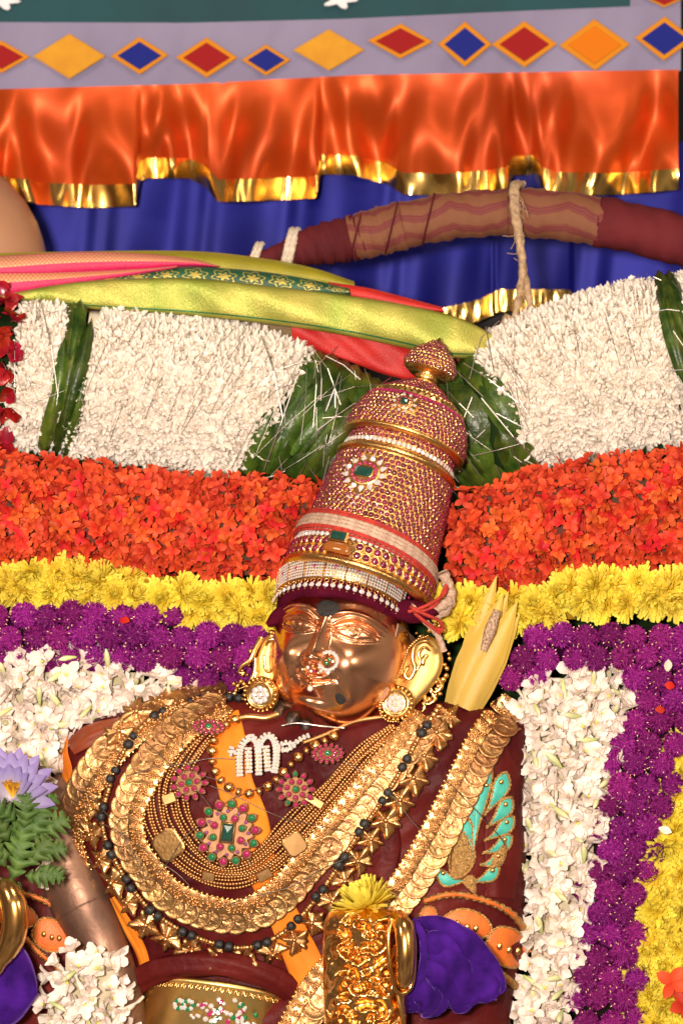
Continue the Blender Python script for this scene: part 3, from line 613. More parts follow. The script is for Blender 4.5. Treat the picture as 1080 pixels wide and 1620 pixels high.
# ---- white tuberose
for poly, lab, cx, cy, dz in (([(-80, 1030), (0, 1034), (40, 1022), (90, 1028), (160, 1034), (230, 1056), (300, 1078), (385, 1092), (345, 1125), (230, 1140), (120, 1170), (95, 1230), (60, 1270), (-80, 1290)], 'white tuberose garland above the left shoulder', 120, 1200, -30),
                  ([(770, 1125), (800, 1105), (860, 1070), (920, 1045), (965, 1048), (990, 1075), (995, 1130), (978, 1200), (956, 1270), (946, 1340), (934, 1420), (924, 1500), (912, 1590), (908, 1720), (790, 1720), (805, 1600), (830, 1520), (822, 1420), (820, 1300), (815, 1210), (830, 1150)], 'white tuberose garland running down beside the right arm', 880, 1620, -28),
                  ([(92, 1500), (120, 1492), (165, 1495), (195, 1530), (205, 1590), (200, 1720), (20, 1720), (50, 1620), (75, 1560)], 'cluster of white tuberose and green buds at the lower left', 130, 1640, 90)):
    bd = Band(poly, dz, 30, 55); t = thing('tuberose_garland', (cx, cy, dz), lab, 'garland', 'white tuberose garlands'); bd.core(core_wht, t, 22)
    place(bd, 'tuberose_flower', TUB, 20 if dz < 0 else 23, t, off=-2, jit=.35, tilt=.75, smin=.75, smax=1.15, inset=2, zj=6)
    place(bd, 'tuberose_bud', BUD, 52, t, off=14, jit=.4, tilt=1.6, smin=.7, smax=1.0, inset=6, zj=4)
# loose petals fallen on the amaranth
for i, (x, y) in enumerate([(1055, 1062), (1066, 1086), (1050, 1122), (1041, 1310), (190, 980)]):
    a, b, c_ = petal(20, 6.5, .2, .4, .4, 5, IXP); me = mk('loose_petal', a, b, ixora_m if i % 3 else tube_m, tint=c_)
    tag(inst('loose_petal', me, (x, -y, 28), frame((random.uniform(-.4, .4), random.uniform(-.2, .6), 1), random.uniform(0, 6.3)), 1.1), ['pale loose petal on the amaranth at the right edge, topmost of the loose petals there', 'orange loose petal on the right amaranth just below the pale petal', 'orange loose petal on the right amaranth level with the tuberose top', 'pale loose petal between the purple garland and the yellow column', 'orange loose petal lying on the left row of purple amaranth'][i], 'petal', 'loose petals on the amaranth')
for i, (x, y) in enumerate([(1062, 1556), (1078, 1590)]):
    tag(inst('fallen_ixora_flower', IX[i], (x, -y, 30), frame((.1, .2, 1), 1+i), 1.7), ('upper', 'lower')[i]+' orange ixora flower on the yellow column at the right edge', 'flower')
# ------------------------------------------------------------------ thick back garland: jasmine buds, leaf bindings, tinsel
JB2 = bud_raw(20, 3.5, 5); random.seed(4); JB = join([(a@rot('X', -.1).T+np.array((0, 0, 5.)), b, .25+.75*c) for a, b, c in whorl(3, lambda i: petal(14*random.uniform(.85, 1.15), 4.6, .72+random.uniform(-.2, .3), -.1, .55, 5, [(0, .45), (.4, .9), (.65, 1), (.86, .6), (1, .06)]), .3)])
class Tube2:
    def __init__(self, pts): self.s = spline(pts, 300); self.L = np.r_[0, np.cumsum(np.linalg.norm(np.diff(self.s[:, :3], axis=0), axis=1))]; self.t = tangent(self.s[:, :3])
    def at(self, s): return np.stack([np.interp(s, self.L, self.s[:, k]) for k in range(4)], -1), nrm(np.stack([np.interp(s, self.L, self.t[:, k]) for k in range(3)], -1))
    def surf(self, s, ph, k=1.0):
        c, t = self.at(s); z = np.array((0, 0, 1.)); up = nrm(np.cross(z[None], t)) if t.ndim > 1 else nrm(np.cross(z, t))
        n = np.cos(ph)[..., None]*nrm(np.cross(t, up))+np.sin(ph)[..., None]*up
        return c[..., :3]+n*c[..., 3:4]*k, n, t
    def sx(self, x): return np.interp(x, self.s[:, 0], self.L)
def q4(p): p = np.asarray(p, float); p[:, 1] *= -1; return p
def back_garland(tb, whites, leaves, label, reds=()):
    t = thing('leaf_bound_garland', (tb.s[150, 0], -tb.s[150, 1]+120, -120), label, 'garland', 'white leaf-bound garlands')
    v, f, _ = tube(tb.s[:, :3], tb.s[:, 3]*.90, 24); obj('garland_core', v, f, leaf_dk, t)
    for x0, x1, sk in whites:
        P = []; Nn = []; s0, s1 = tb.sx(x0), tb.sx(x1)
        cc, _ = tb.at(np.linspace(s0+6, s1-6, 40)); v, f, _ = tube(cc[:, :3], cc[:, 3]*.94, 24); obj('flower_core', v, f, core_jas, t)
        ss = np.arange(s0, s1, 6.4)
        for i, s in enumerate(ss):
            c, _ = tb.at(np.array(s)); dph = 6.6/c[3]; ph = np.arange(-1.25, 2.0, dph)+(i % 2)*dph/2; ph = ph+rng.normal(size=len(ph))*.15*dph
            sj = s+rng.normal(size=len(ph))*1.6+sk*np.sin(ph)
            e = np.minimum(np.abs(sj-s0-sk*np.sin(ph)), np.abs(s1-sj+sk*np.sin(ph))); k_ = .93+.07*np.sqrt(np.clip(e/26, 0, 1))
            p, n_, tt = tb.surf(sj, ph, k_[:, None]-.02+rng.normal(size=(len(ph), 1))*.012); P.append(p)
            sgn = np.where(sj-s0-sk*np.sin(ph) < 30, -.5*(1-(sj-s0-sk*np.sin(ph))/30), np.where(s1-sj+sk*np.sin(ph) < 30, .5*(1-(s1-sj+sk*np.sin(ph))/30), 0))
            Nn.append(nrm(n_+rng.normal(size=n_.shape)*.32+np.array((0, .5, 0))+tt*sgn[:, None]))
        P = np.vstack(P); Nn = np.vstack(Nn); R_ = np.array([frame(a, rng.uniform(0, 6.3)) for a in Nn])
        od = rng.random(len(P)) < .55
        for msk, J_ in ((od, JB2), (~od, JB)):
            v, f, tt = scatter(J_[0], J_[1], P[msk]-Nn[msk]*5, R_[msk], rng.uniform(.75, 1.2, msk.sum()), J_[2], rng.normal(size=msk.sum())*.07)
            obj('jasmine_buds', v, f, jas_m, t, tint=tt, kind='stuff')
        for i in rng.permutation(len(P))[:int(len(P)*.02)]:
            if Nn[i, 2] > .3: inst('open_jasmine', TUB[i % 6], P[i]+Nn[i]*7, R_[i], .38, t)
        for i in range(int((x1-x0)/9)):          # fine wires pulled round the flowers
            s = rng.uniform(s0, s1); a0 = rng.uniform(-.8, 1.0); ph = np.linspace(a0, a0+rng.uniform(.2, .7), 8)
            p, n_, _ = tb.surf(s+sk*np.sin(ph)+rng.normal()*6*np.linspace(0, 1, 8), ph, 1.115)
            v, f, _ = tube(p, .38, 4); obj('binding_wire', v, f, wire_m if rng.random() < .6 else tinsel_m, t)
    for x0, x1, sk, n_t, kk in leaves:
        s0, s1 = tb.sx(x0), tb.sx(x1); n = max(3, int((s1-s0)/17))
        for i in range(n):
            for ph0, ph1 in ((-1.3, -.1), (-.45, .8), (.35, 1.9)):
                if rng.random() < .08: continue
                a = np.linspace(ph0+rng.normal()*.12, ph1+rng.normal()*.15, 12); sc_ = s0+(i+.5+rng.normal()*.35)*(s1-s0)/n
                w = np.interp(np.linspace(0, 1, 12), [0, .15, .5, .85, 1], [8, 17, 21, 14, .6])*rng.uniform(.8, 1.25)*min(1., .25+(s1-s0)/110)
                sl = rng.normal()*10; V = []; lift = kk+rng.uniform(0, .06)
                for u_, hgt in ((-1, 0), (-.5, .028), (0, .07), (.5, .02), (1, -.02)):
                    p, n_, _ = tb.surf(sc_+sk*np.sin(a)+u_*w+sl*np.linspace(0, 1, 12), a, (lift+hgt+.02*np.sin(np.linspace(0, PI, 12)))[:, None]); V.append(p)
                V = np.stack(V, 1).reshape(-1, 3); obj('leaf', V, gridf(12, 5), leaf_m, t)
        L = []
        for i in range(n_t):                       # crossing tinsel strips
            a0 = rng.uniform(-1.2, 1.1); s = rng.uniform(s0-6, s1+6); da = rng.normal()*.7; dsv = rng.normal()*38
            p, n_, _ = tb.surf(np.array((s, s+dsv*.5, s+dsv)), np.array((a0, a0+da*.5, a0+da)), np.array((1.14, 1.18, 1.14))[:, None]+rng.uniform(-.01, .06))
            v, f, _ = tube(p, rng.uniform(.3, .95), 4, flat=.35); L.append((v, f))
        if L:
            v, f, _ = join(L); obj('tinsel', v, f, tinsel_m, t, smooth=False, kind='stuff')
    for x0, x1 in reds:                            # red foil petals at the far left
        s0, s1 = tb.sx(x0), tb.sx(x1)
        for i in range(170):
            s = np.array([rng.uniform(s0, s1)]); ph = np.array([rng.uniform(-1.2, 1.5)]); p, n_, _ = tb.surf(s, ph, 1.02)
            a, b, c_ = petal(34, 13, .5, .5, .5, 6); inst('red_petal', REDP[i % 3], p[0], frame(nrm(n_[0]+rng.normal(size=3)*.4), rng.uniform(0, 6.3)), rng.uniform(.8, 1.2), t)
    return t
red_foil = mat('red_foil_petal', (.40, .012, .014), .28, 0, (.25, .006, .010), ns=.08, coat=.3, rand=.25)
REDP = [mk('red_petal', *petal(32, 13, .4, c, .5, 7)[:2], red_foil) for c in (.4, .8, -.3)]
tbl = Tube2(q4([(-120, 590, -215, 122), (0, 592, -215, 122), (110, 602, -215, 122), (250, 622, -215, 124), (380, 646, -215, 122), (500, 680, -220, 112), (620, 730, -240, 100), (680, 760, -250, 92)]))
tbr = Tube2(q4([(640, 760, -250, 92), (720, 700, -240, 108), (800, 656, -222, 118), (900, 612, -216, 126), (1000, 585, -216, 130), (1100, 566, -216, 132), (1250, 545, -216, 132)]))
back_garland(tbl, [(22, 98, 8), (122, 436, 34)], [(92, 126, 12, 5, 1.0), (436, 668, 26, 90, .96)], 'white bud garland with green leaf bands left of the crown, red petals at its end', [(-80, 20)])
back_garland(tbr, [(812, 1066, -10), (1096, 1200, -10)], [(650, 818, -8, 55, .96), (1068, 1098, -8, 10, 1.0)], 'white bud garland with green leaf bands right of the crown')
# ------------------------------------------------------------------ the statue: body surface used by everything worn on it
XL = ip([(1095, 400), (1104, 330), (1115, 235), (1130, 165), (1150, 108), (1200, 96), (1300, 100), (1400, 140), (1500, 190), (1600, 215), (1760, 205)])
XR = ip([(1095, 560), (1104, 640), (1115, 760), (1130, 812), (1150, 836), (1250, 829), (1400, 833), (1500, 826), (1600, 808), (1760, 800)])
def bodyd(x, y):
    x = np.asarray(x, float); y = np.asarray(y, float); a, b = XL(y), XR(y); c = (a+b)/2; w = (b-a)/2
    u = np.clip(np.abs((x-c)/w), 0, 1); k = np.clip((y-1088)/170, 0, 1); T = 125*np.sqrt(np.clip(1-(1-k)**2, 0, 1))+6
    d = -45+T*(1-u**3.6)**(1/3.6)
    d = d+34*np.exp(-(((x-360)/150)**2+((y-1330)/110)**2))-28*np.exp(-(((x-330)/170)**2+((y-1545)/60)**2))
    return d
def bodyn(x, y, e=6.):
    dx = (bodyd(x+e, y)-bodyd(x-e, y))/(2*e); dy = (bodyd(x, y+e)-bodyd(x, y-e))/(2*e)
    return nrm(np.stack((-np.clip(dx, -1.2, 1.2), np.clip(dy, -1.2, 1.2), np.ones_like(dx)), -1))
def onbody(p2, off=0.):
    p2 = np.asarray(p2, float); return np.stack((p2[:, 0], -p2[:, 1], bodyd(p2[:, 0], p2[:, 1])+off), 1)
sari = thing('sari', (470, 1640, 0), 'maroon silk sari with orange borders wrapped round the golden statue', 'sari')
ys = np.r_[np.linspace(1096, 1160, 22), np.linspace(1164, 1760, 90)]; uu = np.sin(np.linspace(-PI/2, PI/2, 110))
rows = []
for y in ys:
    a, b = XL(y), XR(y); x = (a+b)/2+(b-a)/2*uu; d = bodyd(x, np.full_like(x, y))-2
    fo = 7*np.abs(np.sin((x*.55+y)*.026+1.5*np.sin(y*.012)))-3+4.5*np.abs(np.sin((x*.9-y*.35)*.034+1.2*np.sin(x*.01)))-2+1.6*np.sin((x+y*1.7)*.09)
    d = d+fo*np.clip((1-np.abs(uu))*4, 0, 1)-2
    bk = np.stack((x[::-4], np.full(len(x[::-4]), -y), np.full(len(x[::-4]), -95.)), 1); rows.append(np.vstack((np.stack((x, np.full_like(x, -y), d), 1), bk)))
n = len(rows[0]); v = np.vstack(rows); f = gridf(len(ys), n, True)+[tuple(range(n))]
obj('drape', v, f, sari_m, sari)
def bodystrip(cl, hw, m, name, par, off=2.0, n=50, k=16):
    s = spline(cl, n); t = tangent(s[:, :2]); nn = np.stack((-t[:, 1], t[:, 0]), 1); V = []
    for u in np.linspace(-1, 1, k):
        p = s[:, :2]+nn*s[:, 2:3]*hw*u; V.append(onbody(p, off-2.5*u*u+2.0*np.sin(s[:, 1]*.05+u*3)+2.2*np.abs(np.sin(u*3.2+s[:, 1]*.012))))
    top = np.stack(V, 1).reshape(-1, 3); bot = top-np.array((0, 0, 5.)); g = gridf(n, k); K = len(top)
    e = [(i*k, (i+1)*k, (i+1)*k+K, i*k+K) for i in range(n-1)]+[((i+1)*k+k-1, i*k+k-1, i*k+k-1+K, (i+1)*k+k-1+K) for i in range(n-1)]
    return obj(name, np.vstack((top, bot)), g+[tuple(i+K for i in x[::-1]) for x in g]+e, m, par)
bodystrip([(352, 1128, 1), (362, 1180, 1.1), (372, 1240, 1.1), (392, 1300, 1.25), (412, 1370, 1.0), (440, 1430, .9), (462, 1480, 1.0), (484, 1530, 1.1), (505, 1590, 1.0)], 26, orange_silk, 'orange_border', sari, 5)
bodystrip([(103, 1165, .5), (98, 1190, .9), (103, 1215, 1), (112, 1240, .5)], 11, orange_silk, 'orange_piping', sari, 6)
bodystrip([(178, 1420, .5), (205, 1470, 1), (225, 1510, 1), (232, 1550, .8)], 9, orange_silk, 'orange_piping', sari, 8)
bodystrip([(240, 1140, .4), (185, 1150, 1), (140, 1165, 1.2), (112, 1185, .8)], 14, mat('copper_silk', (.30, .06, .015), .35, 0, (.18, .03, .012), ns=30, sheen=.3), 'copper_edge', sari, 3)
for a in ([(560, 1200, .6), (600, 1330, 1), (560, 1430, 1), (520, 1500, .5)], [(780, 1170, .5), (800, 1280, 1), (790, 1420, .7)]):
    bodystrip(a, 34, sari_m, 'pleat', sari, 2.5)
# pleats bunched over the belt
for k, (r, dy, dz) in enumerate(((19, 8, 0),)):
    p = spline([(205, 1552+dy, 30), (250, 1527+dy, 60), (310, 1517+dy, 82+dz), (375, 1522+dy, 86+dz), (440, 1545+dy, 76+dz), (495, 1585+dy, 50)], 60)
    v, f, uv = tube(q(p), r, 24, flat=.6, wob=lambda s, a: 1+.12*np.sin(a*5+s*9)+.06*np.sin(a*9-s*23)); obj('waist_fold', v, f, sari_m, sari)
# left sleeve side of the sari
v, f, uv = loft([(-60, 1360), (0, 1345), (60, 1350), (120, 1370), (170, 1400)], [(-60, 1760), (0, 1760), (60, 1760), (120, 1760), (190, 1760)], -30, 50, n=50, fold=lambda s, a: 4*np.sin(s*22+a*1.5)); obj('sleeve_drape', v, f, sari_m, sari)
# ---- embroidery
def slab(pts2, th, d, bev=.12):
    pts2 = np.asarray(pts2, float); v, f = fan_poly(np.c_[pts2[:, 0], -pts2[:, 1]], th, bev)
    v[:, 2] += bodyd(v[:, 0], -v[:, 1])+d; return v, f
def leafpoly(x0, y0, x1, y1, w, bend=0., n=14, blunt=.5):
    t = np.linspace(0, 1, n); a = np.array((x0, y0), float); b = np.array((x1, y1), float); dr = b-a; nn = np.array((-dr[1], dr[0]))/np.linalg.norm(dr)
    c = a+t[:, None]*dr+nn*(bend*np.sin(t*PI))[:, None]; wd = w*np.sin(PI*t**blunt)**.8
    return np.vstack((c+nn*wd[:, None], (c-nn*wd[:, None])[::-1][1:-1]))
def cord(p2, r, m, name, par, off=5, n=40, k=50, closed=False):
    p2 = np.asarray(p2, float)
    if closed: p2 = np.vstack((p2, p2[:1]))
    v, f, uv = tube(onbody(spline(p2, n), off), r, 7, wob=lambda s, a: 1+.25*np.sin(s*k*2)); return obj(name, v, f, m, par)
pea = thing('peacock_applique', (750, 1400, 60), 'turquoise and gold peacock feather applique on the sari sleeve', 'applique')
def feather(x0, y0, x1, y1, w, bend, dot=True):
    p = leafpoly(x0, y0, x1, y1, w*1.12, bend, blunt=2.1); v, f = slab(p, 6, 3); o = obj('feather', v, f, teal_appl, pea)
    v, f, uv = tube(onbody(spline(np.vstack((p, p[:1])), 60), 6), 3.0, 6, wob=lambda s, a: 1+.3*np.sin(s*150)); obj('gold_outline', v, f, gold_thread, o)
    if dot:
        bv, bf_ = ball(4.2, 8, 5, .6); c = np.array((x1+(x0-x1)*.22, y1+(y0-y1)*.22)); obj('stud', bv+onbody(c[None], 11)[0], bf_, gold, o)
for a in [(745, 1370, 776, 1206, 9, -6), (765, 1290, 800, 1222, 11, 4), (768, 1310, 808, 1262, 10, 4), (765, 1330, 811, 1292, 9.5, 5), (762, 1350, 808, 1322, 9, 6), (758, 1368, 796, 1350, 8, 6), (752, 1330, 738, 1262, 8.5, 5), (745, 1345, 724, 1292, 9, 6), (738, 1392, 690, 1378, 9, -10), (745, 1395, 788, 1372, 8, 6)]:
    feather(*a)
v, f = slab(leafpoly(722, 1390, 728, 1310, 17, 6, blunt=.8), 7, 3); obj('gold_body', v, f, gold_thread, pea)
v, f = slab(leafpoly(776, 1375, 800, 1330, 9, 4, blunt=.8), 7, 4); obj('gold_eye', v, f, gold_thread, pea)
v, f = slab(leafpoly(738, 1385, 752, 1415, 11, 0), 6, 3); obj('gold_foot', v, f, gold_thread, pea)
cord(leafpoly(722, 1390, 728, 1310, 20, 6, blunt=.8), 2.4, gold_thread, 'gold_outline', pea, 7, 70, 80, True)
def paisley_set(name, x, y, s, mir, par_label):
    t = thing(name, (x, y+60, 60), par_label, 'applique'); S = lambda a: [(x+mir*px*s, y+py*s) for px, py in a]
    for poly in ([(-72, -8), (-60, -30), (-30, -42), (5, -30), (18, -5), (-5, 8), (-30, 6), (-50, -4)], [(15, 0), (30, -12), (60, -5), (78, 25), (70, 50), (45, 55), (20, 42), (8, 20)], [(-105, -28), (-92, -45), (-75, -40), (-76, -14), (-95, -2)]):
        p = spline(S(poly+poly[:1]), 24)[:-1]; v, f = slab(p, 6, 3, .1); o = obj('paisley', v, f, orange_appl, t)
        v, f, uv = tube(onbody(spline(np.vstack((p, p[:1])), 60), 6), 2.4, 6, wob=lambda s_, a: 1+.3*np.sin(s_*150)); obj('gold_outline', v, f, gold_thread, o)
        c = p.mean(0)
        for dx, dy in ((-16, -2), (4, 4), (22, 6)):
            bv, bf_ = ball(5.5*s, 8, 5, .6); obj('stud', bv*np.array((1, 1.3, 1))+onbody(np.array([[c[0]+dx*s*.8, c[1]+dy*s]]), 10)[0], bf_, gold, o)
    for pl in ([(-95, -55), (-50, -66), (0, -58), (50, -35), (78, 5), (82, 30)], [(-5, 28), (20, 55), (50, 80), (72, 100)]):
        cord(S(pl), 6.5*s, gold_thread, 'braided_cord', t, 4, 60, 60); cord(S(pl), 3.2*s, orange_appl, 'orange_cord', t, 9, 60, 20)
    return t
paisley_set('paisley_applique', 760, 1478, .95, 1, 'orange paisley applique with gold cord below the peacock feather')
# ------------------------------------------------------------------ statue metal: head, neck, arm, hands
st = thing('statue', (470, 1700, 0), 'polished copper faced temple statue with a golden hand', 'statue')
def basis(roll, pitch, yaw):
    r, p, y = map(math.radians, (roll, pitch, yaw)); sr, cr, sp, cp = math.sin(r), math.cos(r), math.sin(p), math.cos(p)
    up = np.array((sr*cp, cr*cp, -sp)); fr_ = np.array((sr*sp, cr*sp, cp)); rt = np.array((cr, -sr, 0.))
    return np.stack((rt*math.cos(y)+fr_*math.sin(y), up, fr_*math.cos(y)-rt*math.sin(y)), 1)   # columns right, up, front
HB = basis(12.0, 8, 18); HO = np.array((540., -1022., 0.))
def gs(a, w): return np.exp(-(a/w)**2)
def face_d(x, z):
    ax = np.abs(x); d = np.zeros_like(x)
    # nose: straight sharp ridge, wings, cut-off base
    tt = np.clip((28-z)/78, 0, 1); low = 1/(1+np.exp((-z-54)/1.7)); up_ = 1/(1+np.exp((z-34)/5))
    wn = 10+12*tt**1.5
    d += (6+31*tt**1.1)*np.clip(1-(ax/wn)**1.25, 0, 1)*low*up_
    d += 12*gs(np.sqrt((ax-14)**2+((z+45)/.85)**2), 9)-3.5*gs(ax-8, 4)*gs(z+55, 3)
    # eye sockets, long almond eyes with doubled lids
    ex = ax-47; ez = z-9-ex*.04; k = np.clip(1-(ex/33)**2, 0, 1)
    d -= 11*gs(ex, 42)*gs(ez+1, 20); fd0 = (ez < 11.5*k-2)*1.0
    zu = 11.5*k-1.5; zl = -9.5*k-1.5
    d += 10.5*np.clip(1-(ex/32)**2-((ez-1)/12.5)**2, 0, 1)**.6-1.8*gs(np.sqrt(ex**2+(ez-1.5)**2)-8, 1.5)*fd0
    fd_ = np.clip((38-np.abs(ex))/8, 0, 1)
    d += 6.2*gs(ez-zu-2.4, 2.1)*fd_+4.6*gs(ez-zl+2.2, 2.0)*fd_-4.0*gs(ez-zu+1.0, 1.4)*fd_-3.0*gs(ez-zl-1.0, 1.4)*fd_
    d += 4.6*gs(ez-zu-10-3*k, 2.2)*np.clip((42-np.abs(ex))/8, 0, 1)-3.4*gs(ez-zu-6, 1.7)*fd_
    zb = 26+15*np.clip(1-((ax-48)/44)**2, -1, 1); d += 5.5*gs(z-zb, 2.8)*np.clip((44-np.abs(ax-50))/10, 0, 1)+5*gs(z-36, 10)*gs(ax-46, 40)
    # smiling mouth
    zm = -80+11*(x/33)**2
    d += 9*gs(x, 44)*gs(z+80, 28)
    d += 7*gs(z-zm-6+2.2*gs(x, 4), 4.4)*np.clip(1-(ax/27)**2, 0, 1)+9.5*gs(z-zm+8.5, 6)*np.clip(1-(ax/21)**2, 0, 1)
    d -= 6.5*gs(z-zm, 2.0)*np.clip((31-ax)/6, 0, 1)+4.0*gs(np.sqrt((ax-33)**2+(z+69)**2), 7)
    d -= 2.2*gs(x, 3.5)*gs(z+64, 6)
    d -= 4*gs(z+103, 5)*gs(x, 26)
    d += 7*gs(x, 30)*gs(z+118, 13)-2.5*gs(z+133, 5)*gs(x, 30)
    # full cheeks with the fold from nose to mouth corner
    d += 13*gs(ax-56, 30)*gs(z+44, 30)
    d -= 2.2*gs(ax-(25+np.clip(-z-46, 0, 60)*.55), 6.5)*np.clip((-z-44)/8, 0, 1)*np.clip((z+100)/16, 0, 1)
    return d
nt_, nz_ = 300, 260
th = np.concatenate((np.linspace(-1.75, 1.75, 240), np.linspace(1.75, 2*PI-1.75, 62)[1:-1])); nt_ = len(th)
ph = np.linspace(-PI/2+.001, PI/2-.001, nz_); zc = -8
zz = np.where(ph < 0, zc+136*np.sin(ph), zc+130*np.sin(ph)); sw = np.where(ph < 0, np.cos(ph)**.80, np.cos(ph)**.85)
TH, ZZ = np.meshgrid(th, zz, indexing='ij'); SW = np.broadcast_to(sw, TH.shape)
jaw = np.interp(ZZ, [-142, -105, -55, 20, 120], [.90, .96, 1.04, 1.0, .96])
X = 110*SW*jaw*np.sign(np.sin(TH))*np.abs(np.sin(TH))**.93; Y = SW*np.where(np.cos(TH) > 0, 112, 104)*np.cos(TH)
wgt = np.clip((np.cos(TH)-.05)/.30, 0, 1); wgt = wgt*wgt*(3-2*wgt)
Y = Y+face_d(X, ZZ)*wgt
LP = np.stack((X, ZZ, Y), -1); hv = (LP@HB.T+HO).reshape(-1, 3)
F_ = gridf(nt_, nz_)+[( (nt_-1)*nz_+j, (nt_-1)*nz_+j+1, j+1, j) for j in range(nz_-1)]
obj('head', hv, F_, copper, st)
def onface(x, z, off=0.):
    x = np.asarray(x, float); z = np.asarray(z, float); s = np.where(z < zc, np.clip(1-((z-zc)/136)**2, 0, 1)**.40, np.clip(1-((z-zc)/130)**2, 0, 1)**.425)
    jw = np.interp(z, [-142, -105, -55, 20, 120], [.90, .96, 1.04, 1.0, .96]); sn = np.clip(np.abs(x)/(110*s*jw), 0, .999)**(1/.93); c = np.sqrt(1-sn**2)
    return np.stack((x, z, s*112*c+face_d(x, z)*np.clip((c-.05)/.3, 0, 1)+off), -1)@HB.T+HO
def disc(x, z, rx, rz, m, name, par, off=1.6, n=22):
    V = []; g = [0, .5, .85, 1.0]
    for k in g:
        a = np.linspace(0, 2*PI, n, endpoint=False); j = 1+.05*np.sin(a*3+1)+.03*np.sin(a*7)
        V.append(onface(x+rx*k*np.cos(a)*j, z+rz*k*np.sin(a)*j, off if k < 1 else -.5))
    v = np.vstack(V); return obj(name, v, gridf(4, n, True), m, par)
disc(-1, 40, 20, 15, kumkum_black, 'forehead_mark', st, 2.5)
disc(43, -96, 7.5, 8, kumkum_black, 'chin_mark', st, 2.5)
# neck, with dark stone-like braid of hair at its side
p = spline([(520, 1090, -40), (500, 1140, -25), (485, 1190, -15), (480, 1250, -20)], 24); v, f, uv = tube(q(p), np.interp(np.linspace(0, 1, 24), [0, .5, 1], [62, 62, 80]), 26); obj('neck', v, f, dark_bronze, st)
for a in ([(448, 1110, 26), (440, 1130, 34), (428, 1152, 36), (418, 1170, 30)], [(470, 1118, 30), (462, 1140, 40), (450, 1162, 42)], [(492, 1125, 36), (486, 1146, 46), (478, 1166, 46)]):
    v, f, uv = tube(q(spline(a, 20)), np.interp(np.linspace(0, 1, 20), [0, .5, 1], [9, 14, 9]), 12); obj('hair_lock', v, f, dark_bronze, st)
# hair combed back beside the temple
for i in range(16):
    pts = [HO+HB@np.array((99-k*.6+i*.25, 44-k*13-i*.4, 44-i*5.5-k*1.5)) for k in range(6)]
    v, f, uv = tube(spline(np.array(pts), 20), 2.4, 6); obj('hair_strand', v, f, bronze, st)
# bronze arm on the left
p = spline([(125, 1215, -30), (104, 1262, -14), (96, 1310, -4), (106, 1365, 6), (128, 1425, 18), (158, 1490, 28), (185, 1600, 36), (200, 1700, 40)], 50)
v, f, uv = tube(q(p), np.interp(np.linspace(0, 1, 50), [0, .06, .2, .42, .58, .75, 1], [14, 32, 46, 51, 44, 46, 38]), 26); obj('arm', v, f, bronze, st)
for s_, r_ in ((.42, 46.5), (.47, 46.8)):
    c = p[int(s_*49)]; t_ = tangent(q(p))[int(s_*49)]; fr_ = frame(t_); a = np.linspace(0, 2*PI, 40); pp = q(c)+(np.cos(a)[:, None]*fr_[:, 0]+np.sin(a)[:, None]*fr_[:, 1])*r_
    v, f, uv = tube(pp, 2.6, 8, cap=False); obj('arm_ring', v, f, bronze, st)
# golden hand cover, palm forward with fingers down, foliage in relief
def relief(x, y):
    d = np.zeros_like(x)
    for cx, cy, R, tw, s in ((540, 1492, 30, 5, 1), (596, 1476, 28, 5, -1), (556, 1556, 34, 6, 1), (606, 1548, 32, 6, -1), (535, 1606, 30, 6, -1), (598, 1612, 34, 5, 1), (566, 1452, 24, 5, 1), (574, 1512, 20, 4, -1)):
        r = np.hypot(x-cx, y-cy)+1e-3; a = np.arctan2(y-cy, x-cx)
        d += 9.0*np.exp(-(r/R)**2)*np.sin(s*a*3+r*.20+tw)
    d += 2.0*np.sin(x*.24+2*np.sin(y*.07))*np.sin(y*.2+1.5*np.sin(x*.06))
    return d
yy = np.linspace(1436, 1660, 130); aa = np.linspace(0, 2*PI, 180, endpoint=False); V = []
for y in yy:
    k = np.clip((y-1436)/34, 0, 1); cap = math.sqrt(max(0, 1-(1-k)**2)); hwd = np.interp(y, [1436, 1500, 1600, 1660], [66, 69, 66, 62])*(.80+.2*cap); dep = 46*(.15+.85*cap)
    cx = np.interp(y, [1436, 1660], [580, 577]); c, s = np.cos(aa), np.sin(aa); x = cx+hwd*np.sign(c)*np.abs(c)**.75; z = 190+dep*np.sign(s)*np.abs(s)**.75
    z = z+np.where(s > .15, relief(x, np.full_like(x, y))*np.clip((s-.15)*3, 0, 1)*cap, 0); V.append(np.stack((x, np.full_like(x, -y-6*np.abs((x-cx)/66)**2*(1-cap)), z), 1))
v = np.vstack(V); n = len(aa); obj('golden_hand', v, gridf(len(yy), n, True)+[tuple(range(n)), tuple((len(yy)-1)*n+i for i in range(n))[::-1]], gold_hand, st)
p = spline([(628, 1448, 214), (638, 1470, 236), (641, 1500, 244), (640, 1530, 242), (637, 1552, 232), (634, 1566, 218)], 40)
v, f, uv = tube(q(p), np.interp(np.linspace(0, 1, 40), [0, .2, .6, .85, 1], [12, 17, 16, 14, 5]), 18); obj('thumb', v, f, gold_hand, st)
for a in ([(620, 1452, 232), (614, 1480, 240), (617, 1530, 240), (628, 1570, 230), (650, 1560, 220), (655, 1500, 224), (650, 1456, 222)], [(628, 1572, 226), (634, 1600, 226), (640, 1640, 222)]):
    v, f, uv = tube(q(spline(a, 40)), 4.2, 10); obj('thumb_edge', v, f, gold_hand, st)
for i, (x, L) in enumerate(((535, 95), (560, 112), (588, 118), (614, 104))):
    p = spline([(x, 1630, 196), (x, 1630+L*.45, 212), (x-2, 1630+L*.8, 214), (x-3, 1630+L, 204)], 24)
    v, f, uv = tube(q(p), np.interp(np.linspace(0, 1, 24), [0, .5, .85, 1], [14, 13, 11, 4]), 14); obj('finger', v, f, gold_hand, st)
